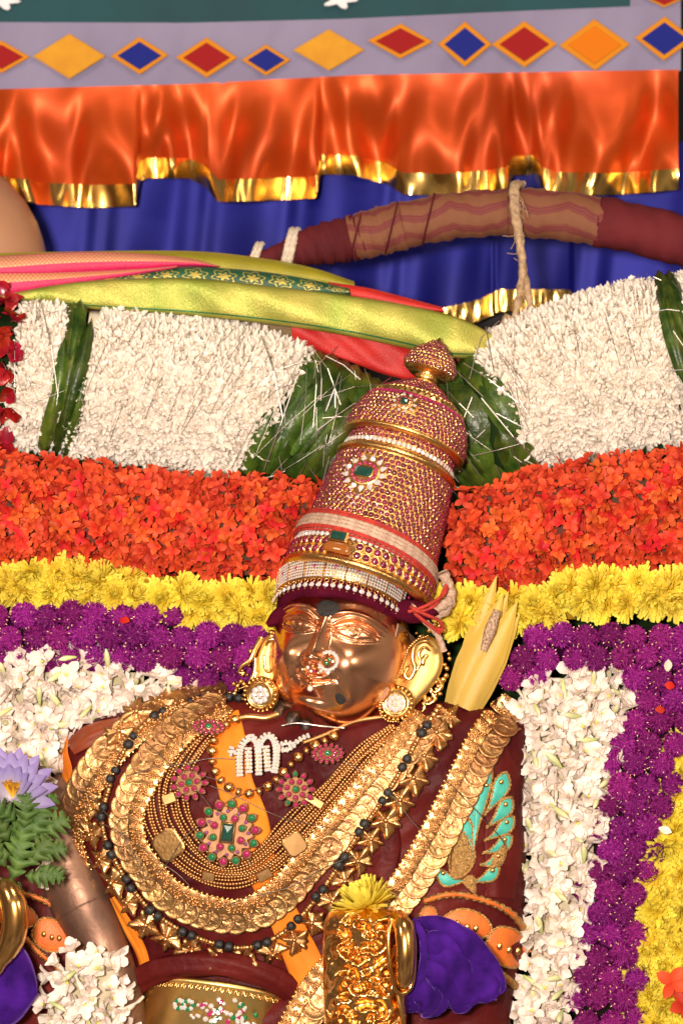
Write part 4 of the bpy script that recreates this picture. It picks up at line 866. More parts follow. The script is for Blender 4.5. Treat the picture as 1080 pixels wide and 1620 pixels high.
# second golden hand at the left edge
p = spline([(-6, 1398, 186), (4, 1402, 196), (15, 1414, 208), (23, 1440, 214), (22, 1475, 212), (12, 1502, 206), (0, 1522, 200), (-8, 1548, 194)], 50)
v, f, uv = tube(q(p), np.interp(np.linspace(0, 1, 50), [0, .12, .3, .6, .8, .93, 1], [8, 19, 22, 21, 16, 10, 4]), 18); obj('curled_finger', v, f, gold_hand, st)
v, f = ball(46, 24, 16); obj('second_golden_hand', v*np.array((.9, 1.5, .7))+np.array((-46, -1450, 170.)), f, gold_hand, st)
# purple velvet wraps at the wrists
t = thing('velvet_wrap', (720, 1600, 120), 'crumpled purple velvet wrapped round the wrist beside the golden hand', 'velvet')
v, f, uv = loft([(648, 1466), (672, 1457), (705, 1466), (736, 1496), (762, 1534), (780, 1570), (784, 1580)], [(640, 1572), (662, 1576), (700, 1584), (730, 1588), (752, 1588), (772, 1586), (786, 1582)], 120, 44, n=60, m=40, fold=lambda s, a: 5*np.sin(s*19)*np.clip(np.sin(a), 0, 1)); obj('velvet_cloth', v, f, velvet, t)
for k in range(9):
    u = k/8; x0, y0 = 655+u*6, 1564-96*u+12*math.sin(k*2.1); x1, y1 = 668+124*u**.8, 1592+8*math.sin(k*1.9)-26*u**3
    xm, ym = (x0+x1)/2+10*u, (y0+y1)/2-26*u; p = spline([(x0, y0, 176), (x0*.6+xm*.4, y0*.6+ym*.4-6*u, 184+6*math.sin(k*2)), (xm, ym, 180+8*math.sin(k*1.7)), (x1, y1, 152+10*math.cos(k))], 40)
    v, f, uv = tube(q(p), np.interp(np.linspace(0, 1, 40), [0, .15, .6, .93, 1], [8, 17, 24, 22, 12])*(1+.15*math.sin(k*3)), 20, flat=.62, wob=lambda s_, a_: 1+.10*np.sin(a_*2+s_*9+k)+.06*np.sin(s_*23+a_*3)); obj('velvet_fold', v, f, velvet, t)
v, f, uv = tube(q(spline([(652, 1455, 200), (668, 1480, 206), (670, 1520, 204), (660, 1560, 196), (648, 1590, 186)], 30)), 6, 10, flat=.6); obj('velvet_cuff', v, f, velvet, t)
t = thing('velvet_wrap', (30, 1620, 120), 'smooth purple velvet round the wrist at the lower left edge', 'velvet')
v, f, uv = loft([(-70, 1470), (-20, 1470), (18, 1482), (44, 1508), (58, 1545), (60, 1570)], [(-70, 1640), (-20, 1640), (10, 1628), (34, 1612), (52, 1588), (61, 1574)], 130, 50, n=70, m=40, fold=lambda s, a: 3*np.sin(s*13+np.cos(a)*2)*np.clip(np.sin(a), 0, 1)); obj('velvet_cloth', v, f, velvet, t)
_bd = bodyd
bodyd = lambda x, y: 24+0*np.asarray(x, float)+0*np.asarray(y, float)
paisley_set('paisley_applique', 45, 1462, .8, 1, 'orange paisley applique with gold braid behind the left velvet')
bodyd = _bd
# ------------------------------------------------------------------ crown
CB = basis(18.5, 17, 0); CO = np.array((572., -903., 0.))
cr = thing('crown', (573, 930, 0), 'tall ruby studded golden crown with a pointed bulb on top', 'crown')
def CR(r, th, h):
    r, th, h = np.broadcast_arrays(np.asarray(r, float), np.asarray(th, float), np.asarray(h, float))
    return np.stack((r*.945*np.sin(th), h*1.045, r*.945*np.cos(th)), -1)@CB.T+CO
Y0 = math.radians(-25)           # the crown's own front
def crn(r0, r1, h0, h1, th):     # outward normal of the cone there
    sl = math.atan2(r0-r1, (h1-h0)*1.045); th = np.asarray(th, float)
    return np.stack((np.cos(sl)*np.sin(th), np.full_like(th, math.sin(sl)), np.cos(sl)*np.cos(th)), -1)@CB.T
def rev(prof, n=96):
    a = np.linspace(0, 2*PI, n, endpoint=False); pr = np.asarray(prof, float)
    v = CR(pr[:, 0:1], a[None], pr[:, 1:2]).reshape(-1, 3); return v, gridf(len(pr), n, True)
body = [(114, -32), (126, -30), (127, -24), (124, -20), (124, 4), (121, 8), (119, 14), (117, 24), (112, 60), (108, 90), (103, 130), (98, 166), (100, 170), (100, 176), (94, 178)]
v, f = rev(body); obj('crown_body', v, f, gold, cr)
v, f = rev([(94, 176), (90, 188), (88, 200), (90, 206)]); obj('crown_collar', v, f, gold, cr)
v, f = rev([(90, 204), (100, 206), (102, 212), (101, 222), (99, 236), (92, 254), (82, 268), (70, 279), (56, 290), (40, 300), (26, 308), (17, 313), (15, 320)]); obj('crown_bulb', v, f, gold, cr)
fin = [(15, 316), (20, 322), (15, 327), (32, 326), (40, 331), (43, 339), (40, 350), (31, 361), (18, 371), (8, 380), (2, 387), (.2, 390)]
v, f = rev(fin); obj('finial', v, f, gold, cr)
# studded lattice
DM = dome(7, .75)
def ring_pts(pr, step, lo=-1.75, hi=1.75, sq=1.0):
    """lattice of points over the outside of a profile: returns positions, normals, row"""
    pr = np.asarray(pr, float); L = np.r_[0, np.cumsum(np.hypot(np.diff(pr[:, 0]), np.diff(pr[:, 1])*1.045))]; P = []; Nn = []
    for i, s in enumerate(np.arange(step*.5*sq, L[-1], step*sq)):
        r = np.interp(s, L, pr[:, 0]); h = np.interp(s, L, pr[:, 1]); j = min(max(np.searchsorted(L, s)-1, 0), len(pr)-2)
        n = max(8, int(round(2*PI*r/step))); th = (np.arange(n)+(i % 2)*.5)*2*PI/n; th = (th+PI) % (2*PI)-PI; th = th[(th > lo) & (th < hi)]
        P.append(CR(r, th, h)); Nn.append(crn(pr[j, 0], pr[j+1, 0], pr[j, 1], pr[j+1, 1], th))
    return np.vstack(P), np.vstack(Nn)
RIM = lathe([(1.22, -.1), (1.20, .36), (1.02, .40), (.98, .1)], 7)
def studs(pr, step, gem, name, size=.36, skip=None, sq=.9, rim=True):
    P, Nn = ring_pts(pr, step, sq=sq)
    if skip is not None:
        k = np.ones(len(P), bool)
        for c, r in skip: k &= np.linalg.norm(P-c, axis=1) > r
        P, Nn = P[k], Nn[k]
    P = P+rng.normal(size=P.shape)*.35; R_ = np.array([frame(n) for n in Nn+rng.normal(size=Nn.shape)*.06]); S_ = step*size*rng.uniform(.86, 1.08, len(P))
    v, f, tt = scatter(DM[0], DM[1], P+Nn*.6, R_, S_*rng.uniform(.9, 1.05, len(P)), np.zeros(len(DM[0])), np.clip(rng.normal(size=len(P))*.3+.4, 0, 1))
    obj(name, v, f, gem, cr, tint=tt, kind='stuff')
    if rim:
        v, f, tt = scatter(RIM[0], RIM[1], P, R_, S_*1.08); obj(name+'_settings', v, f, gold_bright, cr, kind='stuff')
EMC = CR(103, Y0-.03, 122)        # big emerald setting
EM2 = CR(96, Y0+.25, 250); EM3 = CR(128, Y0, 8)
studs([(117, 28), (112, 60), (108, 90), (103, 130), (98, 164)], 10.0, ruby, 'ruby_lattice', skip=[(EMC, 34)], size=.45)
studs([(92.5, 181), (88.5, 201)], 9.0, ruby, 'ruby_collar', size=.45)
studs([(102, 210), (101, 222), (99, 236), (92, 254), (83, 267)], 8.8, ruby, 'ruby_bulb', skip=[(EM2, 20)], size=.45)
studs([(66, 283), (52, 292), (38, 301), (28, 307)], 9.0, ruby, 'ruby_dome', size=.45)
studs([(41, 331), (43, 339), (40, 350), (31, 361), (18, 371), (9, 379)], 7.4, ruby, 'ruby_finial', size=.45)
def ring_row(r, h, n, me_vf, sc, m, name, off=0., smooth=True, lo=-1.7, hi=1.7, r1=None, tint=False):
    th = np.arange(n)*2*PI/n; th = (th+PI) % (2*PI)-PI; th = th[(th > lo) & (th < hi)]
    P = CR(r, th, h); Nn = crn(r, r if r1 is None else r1, h, h+10, th); R_ = np.array([frame(a, up=CB[:, 1]) for a in Nn])
    return P+Nn*off, Nn, R_
BALL = ball(1, 8, 5)
# two rows of large rubies, each its own stone
gem_big = mk('ruby', DM[0]*np.array((1, 1, .8)), DM[1], ruby, tint=np.full(len(DM[0]), .25)); gem_big2 = mk('ruby', DM[0]*np.array((1, 1, .8)), DM[1], ruby, tint=np.full(len(DM[0]), .8))
collet = mk('ruby_setting', *lathe([(1.35, -.3), (1.30, .42), (1.02, .48), (.98, .1)], 12), gold_bright)
for h in (-14, 0):
    P, Nn, R_ = ring_row(124, h, 50, None, 1, None, '', r1=124)
    for i in range(len(P)):
        if np.linalg.norm(P[i]-CR(124, Y0, h)) < 22: continue
        o = inst('ruby_setting', collet, P[i], R_[i], 6.0, cr); o2 = inst('ruby', [gem_big, gem_big2][i % 2], P[i]+Nn[i]*1.5, R_[i], 6.2, cr)
def stuffrow(r, h, n, vf, sc, m, name, off=1., r1=None, smooth=False):
    P, Nn, R_ = ring_row(r, h, n, None, 1, None, '', off, r1=r1); v, f, _ = scatter(vf[0], vf[1], P, R_, np.full(len(P), float(sc))); obj(name, v, f, m, cr, smooth=smooth, kind='stuff')
BRILL = lathe([(1, 0), (1, .25), (.55, .6), (.02, .62)], 8)
stuffrow(121, 12, 76, BRILL, 4.4, diamond, 'diamond_row', 1); stuffrow(118.5, 20, 88, BRILL, 3.6, diamond, 'diamond_row', 1)
stuffrow(93, 184, 68, BRILL, 4.0, diamond, 'diamond_row', 1, 94); stuffrow(99, 170, 62, (np.array([(-1, -.6, 0), (1, -.6, 0), (0, 1.5, .2), (0, -.1, .9)]), [(0, 1, 3), (1, 2, 3), (2, 0, 3)]), 4.4, gold_bright, 'gold_points', 1)
PET = (np.array([(-1, -1, 0), (1, -1, 0), (1.05, .5, .1), (.5, 1.1, .2), (-.5, 1.1, .2), (-1.05, .5, .1), (0, -.2, .8)]), [(0, 1, 6), (1, 2, 6), (2, 3, 6), (3, 4, 6), (4, 5, 6), (5, 0, 6)])
stuffrow(77, 274, 46, PET, 5.0, gold_bright, 'gold_petals', 1, 68); stuffrow(83, 267, 60, BRILL, 3.8, ruby_pink, 'pink_row', 1, 76)
for pr in ([(124, -33), (130, -30), (130, -25), (125, -22)], [(99, 166), (104, 169), (104, 173), (99, 176)], [(92, 202), (104, 205), (104, 209), (100, 212)], [(20, 308), (24, 312), (20, 316)]):
    v, f = rev(pr+[pr[0]]); obj('gold_rim', v, f, gold, cr)
# jewelled crest settings
def crest(th, h, r, rx, ry, gemm, petals, rr, name, sub=diamond):
    P = CR(r, th, h); n = crn(r, r-4, h, h+30, np.array(th)); F3 = frame(n, up=CB[:, 1]); Tm = lambda a: np.asarray(a)@F3.T+P
    a = np.linspace(0, 2*PI, 26, endpoint=False); bv, bf_ = fan_poly(np.c_[rr*.95*np.cos(a), rr*.8*np.sin(a)], 5, .15); o = obj(name, Tm(bv), bf_, gold, cr)
    for k in range(petals):
        t_ = 2*PI*k/petals; c = np.array((rr*1.02*math.cos(t_), rr*.88*math.sin(t_), 2.)); p3 = np.array([(-3.6, -4.5, 0), (3.6, -4.5, 0), (4.4, 1, 0), (0, 8, .5), (-4.4, 1, 0), (0, 0, 4.5)])*rr/26
        obj('crest_petal', Tm(p3@rot('Z', t_-PI/2).T+c), [(0, 1, 5), (1, 2, 5), (2, 3, 5), (3, 4, 5), (4, 0, 5)], sub, o, smooth=False)
    nr = int(petals*1.1)
    for k in range(nr):
        t_ = 2*PI*k/nr; bv, bf_ = dome(7, .7); obj('crest_ruby', Tm(bv*rr*.115+np.array((rr*.68*math.cos(t_), rr*.56*math.sin(t_), 5.))), bf_, ruby_pink, o)
    e = [(-rx, -ry*.7), (-rx*.8, -ry), (rx*.8, -ry), (rx, -ry*.7), (rx, ry*.7), (rx*.8, ry), (-rx*.8, ry), (-rx, ry*.7)]
    bv, bf_ = fan_poly([(x*1.16, y*1.16) for x, y in e], 7.5, .06); obj('emerald_setting', Tm(bv), bf_, gold, o)
    bv, bf_ = fan_poly(e, 11, .3); obj('emerald', Tm(bv), bf_, gemm, o, smooth=False)
crest(Y0-.03, 122, 104, 15, 8.5, emerald_dark, 13, 30, 'crest'); crest(Y0+.22, 247, 97, 6.5, 5.5, emerald_dark, 10, 16, 'upper_crest')
P = CR(124.5, Y0, 8); n = crn(128, 128, 0, 10, np.array(Y0)); F3 = frame(n, up=CB[:, 1])
for e, th_, m, nm, dz in (([(-16, -9), (16, -9), (16, 9), (-16, 9)], 8, gold, 'front_plate', 0), ([(-13, -7.5), (13, -7.5), (13, 7.5), (-13, 7.5)], 12, emerald_dark, 'front_emerald', 0)):
    bv, bf_ = fan_poly(e, th_, .25); obj(nm, bv@F3.T+P, bf_, m, cr, smooth=False)
amber = mat('amber', (.30, .09, .015), .12, 0, coat=.6)
P = CR(124.5, Y0+.02, -10)
bv, bf_ = fan_poly([(-22, -8), (22, -8), (24, 0), (18, 9), (-18, 9), (-24, 0)], 7, .2); obj('amber_plate', bv@F3.T+P, bf_, amber, cr)
# petals chain of diamonds below the main crest
for k, (dth, dh) in enumerate([(-.45, 66), (-.30, 74), (-.15, 80), (0, 82), (.15, 80), (.32, 76), (.50, 68), (.66, 58), (.8, 46), (-.02, 68)]):
    P = CR(112-dh*.05, Y0+dth, dh); n = crn(112, 108, 60, 90, np.array(Y0+dth)); F3 = frame(n, up=CB[:, 1]); bv, bf_ = BRILL
    obj('crest_diamond', (bv*(7 if k > 8 else 5.2))@F3.T+P, bf_, diamond, cr, smooth=False)
# rope and red thread tied round the crown
t = thing('crown_rope', (640, 870, 100), 'pale jute rope and red thread tied round the crown base', 'rope')
def crloop(h0, h1, r, lo, hi, n=90, k=0.):
    th = np.linspace(lo, hi, n); s = np.linspace(0, 1, n); return CR(r, th, h0+(h1-h0)*s+k*np.sin(s*PI))
for i, (h0, h1, r, rr_) in enumerate(((34, 16, 123, 5.2), (41, 22, 121.5, 5.2), (47, 28, 119.5, 4.4))): twist(crloop(h0, h1, r, -1.7, 1.6), rr_, jute_pink, t, 'rope_strand', 260)
for i, (h0, h1, r) in enumerate(((22, 4, 125), (25, 6, 126), (56, 36, 118), (53, 32, 119), (28, 8, 126), (60, 38, 117))): twist(crloop(h0, h1, r, -1.7, 1.62, k=2*math.sin(i*2)), 1.9, red_thread, t, 'red_thread', 300)
kn = [(700, 905, 40), (712, 940, 30), (706, 962, 34), (690, 972, 42), (676, 968, 50)]
twist(q(spline(kn, 30)), 9, jute_pink, t, 'rope_knot', 40); twist(q(spline([(712, 950, 44), (690, 962, 52), (664, 966, 60), (648, 962, 66)], 30)), 8, jute_pink, t, 'rope_knot', 40)
for a in ([(706, 925, 50), (690, 955, 62), (668, 966, 70), (648, 960, 74)], [(650, 962, 76), (672, 972, 72), (694, 982, 62), (700, 996, 54), (684, 992, 60), (664, 978, 70)], [(645, 968, 74), (670, 960, 72), (698, 944, 60), (708, 930, 48)], [(655, 970, 74), (680, 990, 66), (696, 1002, 56)]):
    twist(q(spline(a, 40)), 2.8, red_thread, t, 'red_thread', 120)
twist(q(spline([(664, 975, 60), (690, 1002, 50), (702, 1030, 40)], 20)), 5, jute_pink, t, 'rope_end', 40)
# ------------------------------------------------------------------ plum cloth and diamond band on the brow
HC = basis(12.5, 25, 0); HCO = np.array((541., -968., 0.))
def HRp(r, th, h):
    r, th, h = np.broadcast_arrays(np.asarray(r, float), np.asarray(th, float), np.asarray(h, float)); return np.stack((r*np.sin(th), h, r*np.cos(th)*1.03), -1)@HC.T+HCO
t = thing('brow_cloth', (541, 985, 0), 'plum cloth cap band showing under the crown on the statue brow', 'cloth')
a = np.linspace(0, 2*PI, 120, endpoint=False); pr = [(84, -14), (92, -22), (99, -20), (103, -10), (104, 10), (106, 35), (107, 56), (102, 66)]
v = np.concatenate([HRp(r+1.0*np.sin(a*9+h*.2), a, h+2*np.sin(a*4)) for r, h in pr]); obj('cap_band', v, gridf(len(pr), 120, True), sari_plum, t)
v, f, uv = loft([(420, 985), (432, 966), (450, 955), (470, 950)], [(424, 992), (436, 990), (452, 978), (470, 966)], 20, 14, n=30); obj('cloth_end', v, f, sari_plum, t)
v, f, uv = loft([(610, 950), (640, 948), (668, 952), (690, 965)], [(612, 972), (640, 985), (668, 985), (694, 972)], 50, 20, n=30); obj('cloth_end', v, f, sari_plum, t)
t = thing('diamond_headband', (541, 960, 100), 'panelled diamond headband with dangling drops on the brow', 'headband')
lo, hi = -1.55, 1.02; th = np.linspace(lo, hi, 80)
def hband(r, h, th): return HRp(r, th, h+4)
pr = [(105, -2), (109, 0), (112, 36), (108, 38), (104, 18), (105, -2)]
v = np.concatenate([hband(r, h, th) for r, h in pr]); n = len(th); obj('band', v, gridf(len(pr), n), gold, t)
P = []; Nn = []
for r_i, h in enumerate(np.arange(3, 36, 5.0)):
    tt = np.arange(lo+.02, hi-.01, 5.0/110)+(r_i % 2)*0; P.append(hband(109.4+h*.085, h, tt)); Nn.append(np.stack((np.sin(tt), 0*tt, np.cos(tt)), -1)@HC.T)
P = np.vstack(P); Nn = np.vstack(Nn); R_ = np.array([frame(a_) for a_ in Nn])
v, f, _ = scatter(BRILL[0], BRILL[1], P, R_, np.full(len(P), 2.3)); obj('pave_diamonds', v, f, diamond, t, smooth=False, kind='stuff')
for th_ in np.linspace(lo+.2, hi-.12, 8):
    v, f, uv = tube(hband(np.linspace(111, 114, 6), np.linspace(1, 36, 6), np.full(6, th_)), 1.2, 6); obj('panel_joint', v, f, gold, t)
    n_ = np.array((math.sin(th_+.16), 0, math.cos(th_+.16)))@HC.T; dv, df = dome(7); obj('ruby', (dv*2.9)@frame(n_).T+hband(112.3, 19, np.array(th_+.16)), df, ruby_pink, t)
for th_ in np.arange(lo+.04, hi, .108):
    n_ = np.array((math.sin(th_), 0, math.cos(th_)))@HC.T; F3 = frame(n_, up=HC[:, 1]); a = np.linspace(0, 2*PI, 14)
    c = hband(109.5, -6, np.array(th_)); v, f, uv = tube(c+3.3*(np.cos(a)[:, None]*F3[:, 0]+np.sin(a)[:, None]*F3[:, 1]), 1.0, 5, cap=False); o = obj('drop_ring', v, f, gold, t)
    bv, bf_ = BRILL; obj('drop_diamond', (bv*4.3)@F3.T+hband(109.5, -13.5, np.array(th_)), bf_, diamond, o, smooth=False)
    bv, bf_ = ball(1.5, 6, 4); obj('drop_bead', bv+hband(109.2, -20, np.array(th_)), bf_, gold, o)
# ------------------------------------------------------------------ jewellery
def pathframe(p2, off):
    P = onbody(p2, off); t = tangent(P); n = bodyn(np.asarray(p2)[:, 0], np.asarray(p2)[:, 1]); t = nrm(t-n*(t*n).sum(1, keepdims=True)); b = np.cross(n, t); return P, t, b, n
def coin_mesh():
    v, f = lathe([(.02, .9), (14, 1.0), (17.5, 1.1), (18.3, 2.2), (21, 2.4), (22, 1.6), (22, -.6), (.02, -.6)], 22)
    # embossed figure on the face
    r = np.hypot(v[:, 0], v[:, 1]); return v, f
cv, cf = lathe([(.02, 1.0), (4, 1.4), (7, 1.0), (10, 1.3), (13, .9), (17.5, 1.0), (18.3, 1.5), (21, 1.5), (22, .9), (22, -.3), (.02, -.3)], 24)
a_ = np.arctan2(cv[:, 1], cv[:, 0]); rad = np.hypot(cv[:, 0], cv[:, 1])
COIN = []
for k in range(4):
    v2 = cv.copy(); m_ = rad < 15; v2[m_, 2] += .9*np.sin(a_[m_]*(3+k)+k+rad[m_]*.3)*np.sin(rad[m_]*.35)
    COIN.append(mk('coin', v2, cf, gold_old))
# floral link: a cluster of grains on a small plate
def link_mesh(seed):
    r2 = np.random.default_rng(seed); L = [fan_poly([(-11, -13), (11, -13), (12, 0), (9, 13), (-9, 13), (-12, 0)], 3, .1)]
    for k in range(22):
        bv, bf_ = ball(r2.uniform(1.7, 3.0), 6, 4); L.append((bv+np.array((r2.uniform(-10, 10), r2.uniform(-12, 12), 3.2)), bf_))
    v, f, _ = join(L); return mk('flower_link', v, f, gold_fine)
LINK = [link_mesh(i) for i in range(3)]
BEAD = mk('bead', *ball(3.4, 8, 6), gold_bright)
def coin_chain(t, p2, side, step=18, off=8, link=17, coin=25, bead=-14, sc=1.0, lnk=True):
    n = int(plen(np.asarray(spline(p2, 200)))/step); s = spline(p2, n); P, tt, b, nn = pathframe(s, off)
    for i in range(n):
        R0 = np.stack((tt[i], b[i], nn[i]), 1); tilt = rot('Y', -.10+rng.normal()*.04)@rot('X', side*.05+rng.normal()*.05)
        inst('coin', COIN[i % 4], P[i]+side*b[i]*coin*sc+nn[i]*(1.5+rng.normal()*.8), R0@tilt@rot('Z', rng.uniform(0, 6.3)), sc*rng.uniform(.95, 1.04), t)
        if lnk:
            inst('flower_link', LINK[i % 3], P[i]-side*b[i]*1+nn[i]*3, R0@rot('Z', (0 if i % 2 else PI)), sc*rng.uniform(.92, 1.08), t)
            for e in (-.25, .25): inst('bead', BEAD, P[i]+tt[i]*step*e*1.0+side*b[i]*bead*sc+nn[i]*3, R0, sc*.95, t)
t = thing('long_coin_necklace', (215, 1640, 100), 'longest gold coin necklace lying along both shoulders past the arms', 'necklace')
coin_chain(t, [(345, 1106), (300, 1116), (255, 1140), (215, 1170), (180, 1205), (152, 1245), (132, 1285), (124, 1320), (132, 1355), (143, 1395), (160, 1440), (182, 1485), (205, 1530), (218, 1580), (215, 1640), (200, 1690)], -1, off=12)
coin_chain(t, [(800, 1112), (782, 1130), (752, 1170), (730, 1212), (706, 1260), (682, 1308), (656, 1355), (628, 1398), (598, 1432), (566, 1468), (532, 1510), (490, 1562), (456, 1622), (440, 1680)], 1, step=17, off=14)
t = thing('short_coin_necklace', (380, 1480, 120), 'shorter gold coin necklace curving under the gem pendants', 'necklace')
coin_chain(t, [(352, 1125), (300, 1160), (262, 1200), (234, 1245), (216, 1290), (220, 1330), (240, 1362), (268, 1398), (300, 1418), (345, 1432), (385, 1434), (420, 1416), (448, 1392), (480, 1352), (515, 1312), (548, 1272), (580, 1232), (612, 1194), (640, 1160), (660, 1138)], -1, step=17, off=14, sc=.98)
# many-stranded chain
t = thing('stranded_chain', (370, 1410, 130), 'gold necklace of many fine chains with flat gold plates', 'necklace')
OUT = spline([(330, 1130), (268, 1180), (230, 1240), (230, 1300), (256, 1350), (305, 1388), (370, 1404), (420, 1388), (470, 1345), (530, 1276), (590, 1208), (642, 1158)], 200)
INN = spline([(368, 1138), (328, 1180), (298, 1230), (298, 1280), (320, 1320), (348, 1350), (374, 1358), (404, 1344), (446, 1300), (505, 1245), (560, 1190), (615, 1148)], 200)
BB = ball(1, 6, 4)
for k in range(12):
    w = k/11; p2 = OUT*(1-w)+INN*w+np.stack((1.6*np.sin(np.arange(200)*.11+k*2), 1.6*np.cos(np.arange(200)*.13+k)), 1)
    n = int(plen(p2)/5.0); P = onbody(spline(p2, n), 9+2.8*math.sin(k*2.1)+w*3); R_ = np.tile(np.eye(3), (n, 1, 1))
    v, f, _ = scatter(BB[0], BB[1], P, R_, np.full(n, 3.1)); obj('chain_strand', v, f, gold_fine, t, kind='stuff')
def plate(x, y, poly, th, m, name, par, off, ang=0., tilt=(0, 0)):
    n = bodyn(np.array([float(x)]), np.array([float(y)]))[0]; n = nrm(n+np.array((tilt[0], tilt[1], 0.))); F3 = frame(n, ang); v, f = fan_poly(poly, th, .12); return obj(name, v@F3.T+onbody(np.array([[x, y]]), off)[0], f, m, par, smooth=False)
for x, y, w, h, a in ((268, 1264, 11, 8, .35), (494, 1266, 20, 6, -.55), (330, 1100+286, 10, 7, -.2), (418, 1384, 12, 8, .5)): plate(x, y, [(-w, -h), (w, -h), (w, h), (-w, h)], 4, gold_fine, 'bar_plate', t, 18, a)
for x, y, r in ((267, 1337, 25), (466, 1336, 19)):
    a = np.linspace(0, 2*PI, 24, endpoint=False); rr_ = r*(1-.10*np.cos(4*a)); plate(x, y, np.c_[rr_*np.cos(a), rr_*np.sin(a)], 4, mat('flat_gold_plate', (.50, .29, .11), .42, 1, (.40, .22, .08), ns=60, bump=.2, bs=300) if r > 20 else gold_fine, 'flat_plate', t, 20, .6)
# black bead necklace with gold leaf drops
t = thing('black_bead_necklace', (390, 1520, 120), 'necklace of black beads and gold tubes with gold leaf drops', 'necklace')
BP = spline([(378, 1104), (350, 1102), (315, 1108), (250, 1130), (212, 1165), (186, 1208), (172, 1250), (162, 1290), (168, 1330), (188, 1372), (214, 1412), (246, 1446), (295, 1476), (345, 1494), (390, 1499), (438, 1482), (478, 1448), (508, 1410), (534, 1372), (560, 1330), (588, 1290), (614, 1252), (640, 1208), (666, 1160), (692, 1122)], 400)
n = int(plen(BP)/15); s = spline(BP, n); P, tt, b, nn = pathframe(s, 20)
bb = lathe([(.02, -6.5), (5, -6.5), (7.4, -3.5), (7.8, 0), (7.4, 3.5), (5, 6.5), (.02, 6.5)], 12); gt = lathe([(.02, -8.5), (4.2, -8.5), (4.2, -6.5), (5.6, -6), (5.6, -4.6), (4, -4), (4, 4), (5.6, 4.6), (5.6, 6), (4.2, 6.5), (4.2, 8.5), (.02, 8.5)], 12)
MBB = mk('black_bead', *bb, black_bead); MGT = mk('gold_tube', *gt, gold_fine)
for i in range(n):
    R0 = np.stack((b[i], nn[i], tt[i]), 1); R0 = R0 if np.linalg.det(R0) > 0 else np.stack((-b[i], nn[i], tt[i]), 1)
    if i % 4 in (0, 1): inst('black_bead', MBB, P[i]+b[i]*rng.normal()*1.2, R0, rng.uniform(.9, 1.15), t)
    else: inst('gold_tube', MGT, P[i], R0, 1.0, t)
def drop_mesh(seed):
    r2 = np.random.default_rng(seed); nn_ = 40; a = np.linspace(0, 2*PI, nn_, endpoint=False); rings = []
    for k in (0.05, .25, .5, .75, 1.0):
        rr_ = k*(20+3.2*np.cos(5*a)+2.2*np.cos(10*a+.6)+2.5*np.cos(3*a+seed)+1.2*np.cos(17*a)); z = 7*math.cos(k*1.35)-1.5+3.4*k*np.cos(5*a)+1.3*np.cos(15*a)*k+2.5*k*np.cos(2*a+seed); rings.append(np.stack((rr_*np.cos(a), rr_*np.sin(a)*1.12-17, z), 1))
    v = np.vstack(rings); f = gridf(5, nn_, True); bk = v[-nn_:]-np.array((0, 0, 4.)); f += [(4*nn_+j, 4*nn_+(j+1) % nn_, 5*nn_+(j+1) % nn_, 5*nn_+j) for j in range(nn_)]; v = np.vstack((v, bk)); L = [(v, f)]
    for k in range(5):
        an = 2*PI*k/5; bv, bf_ = ball(2.6, 6, 4); L.append((bv+np.array((9*math.cos(an), 9*1.12*math.sin(an)-17, 5.5)), bf_))
    bv, bf_ = ball(4, 8, 5); L.append((bv+np.array((0, -17, 7.)), bf_)); bv, bf_ = ball(3.4, 8, 5); L.append((bv+np.array((0, 3, 3.)), bf_))
    v, f, _ = join(L); return mk('leaf_drop', v, f, gold_fine)
DROP = [drop_mesh(i) for i in range(2)]
nd_ = int(plen(BP)/37); s = spline(BP, nd_); P, tt, b, nn = pathframe(s, 13)
for i in range(3, nd_):
    out = -b[i] if i < 0 else b[i]*(-1); R0 = frame(nn[i]+rng.normal(size=3)*.22, 0, up=-out); inst('leaf_drop', DROP[i % 2], P[i]+out*5, R0, rng.uniform(.9, 1.1), t)
# gold ball choker
t = thing('bead_choker', (395, 1265, 120), 'short string of large gold beads under the chin', 'necklace')
s = spline([(372, 1140), (345, 1158), (336, 1188), (340, 1220), (362, 1246), (395, 1256), (426, 1243), (455, 1215), (482, 1190), (528, 1166)], 21); P, tt, b, nn = pathframe(s, 14)
gb = mk('gold_ball', *ball(9, 14, 9, .92), gold_bright); gb2 = mk('gold_spacer', *lathe([(.02, -4), (6, -4), (7.5, 0), (6, 4), (.02, 4)], 10), gold_fine)
for i in range(21):
    R0 = np.stack((b[i], nn[i], tt[i]), 1)
    inst('gold_ball' if i % 2 == 0 else 'gold_spacer', gb if i % 2 == 0 else gb2, P[i]+nn[i]*2, R0, rng.uniform(.9, 1.06), t)
v, f, uv = tube(onbody(spline([(478, 1176), (520, 1160), (560, 1142), (606, 1134)], 30), 12), 3.6, 10, wob=lambda s_, a: 1+.08*np.sin(a*2+s_*80)); obj('gold_cord', v, f, gold_fine, t)
v, f, uv = tube(onbody(spline([(366, 1140), (392, 1134), (420, 1136), (440, 1130)], 20), 12), 5.2, 10); obj('gold_cord', v, f, gold_fine, t)
t = thing('chin_wire', (490, 1152, 130), 'thin silver wire stretched below the chin', 'wire')
v, f, uv = tube(q(spline([(446, 1148, 92), (470, 1144, 100), (510, 1149, 100), (545, 1152, 92)], 20)), 1.3, 6); obj('wire_strand', v, f, tinsel_m, t)
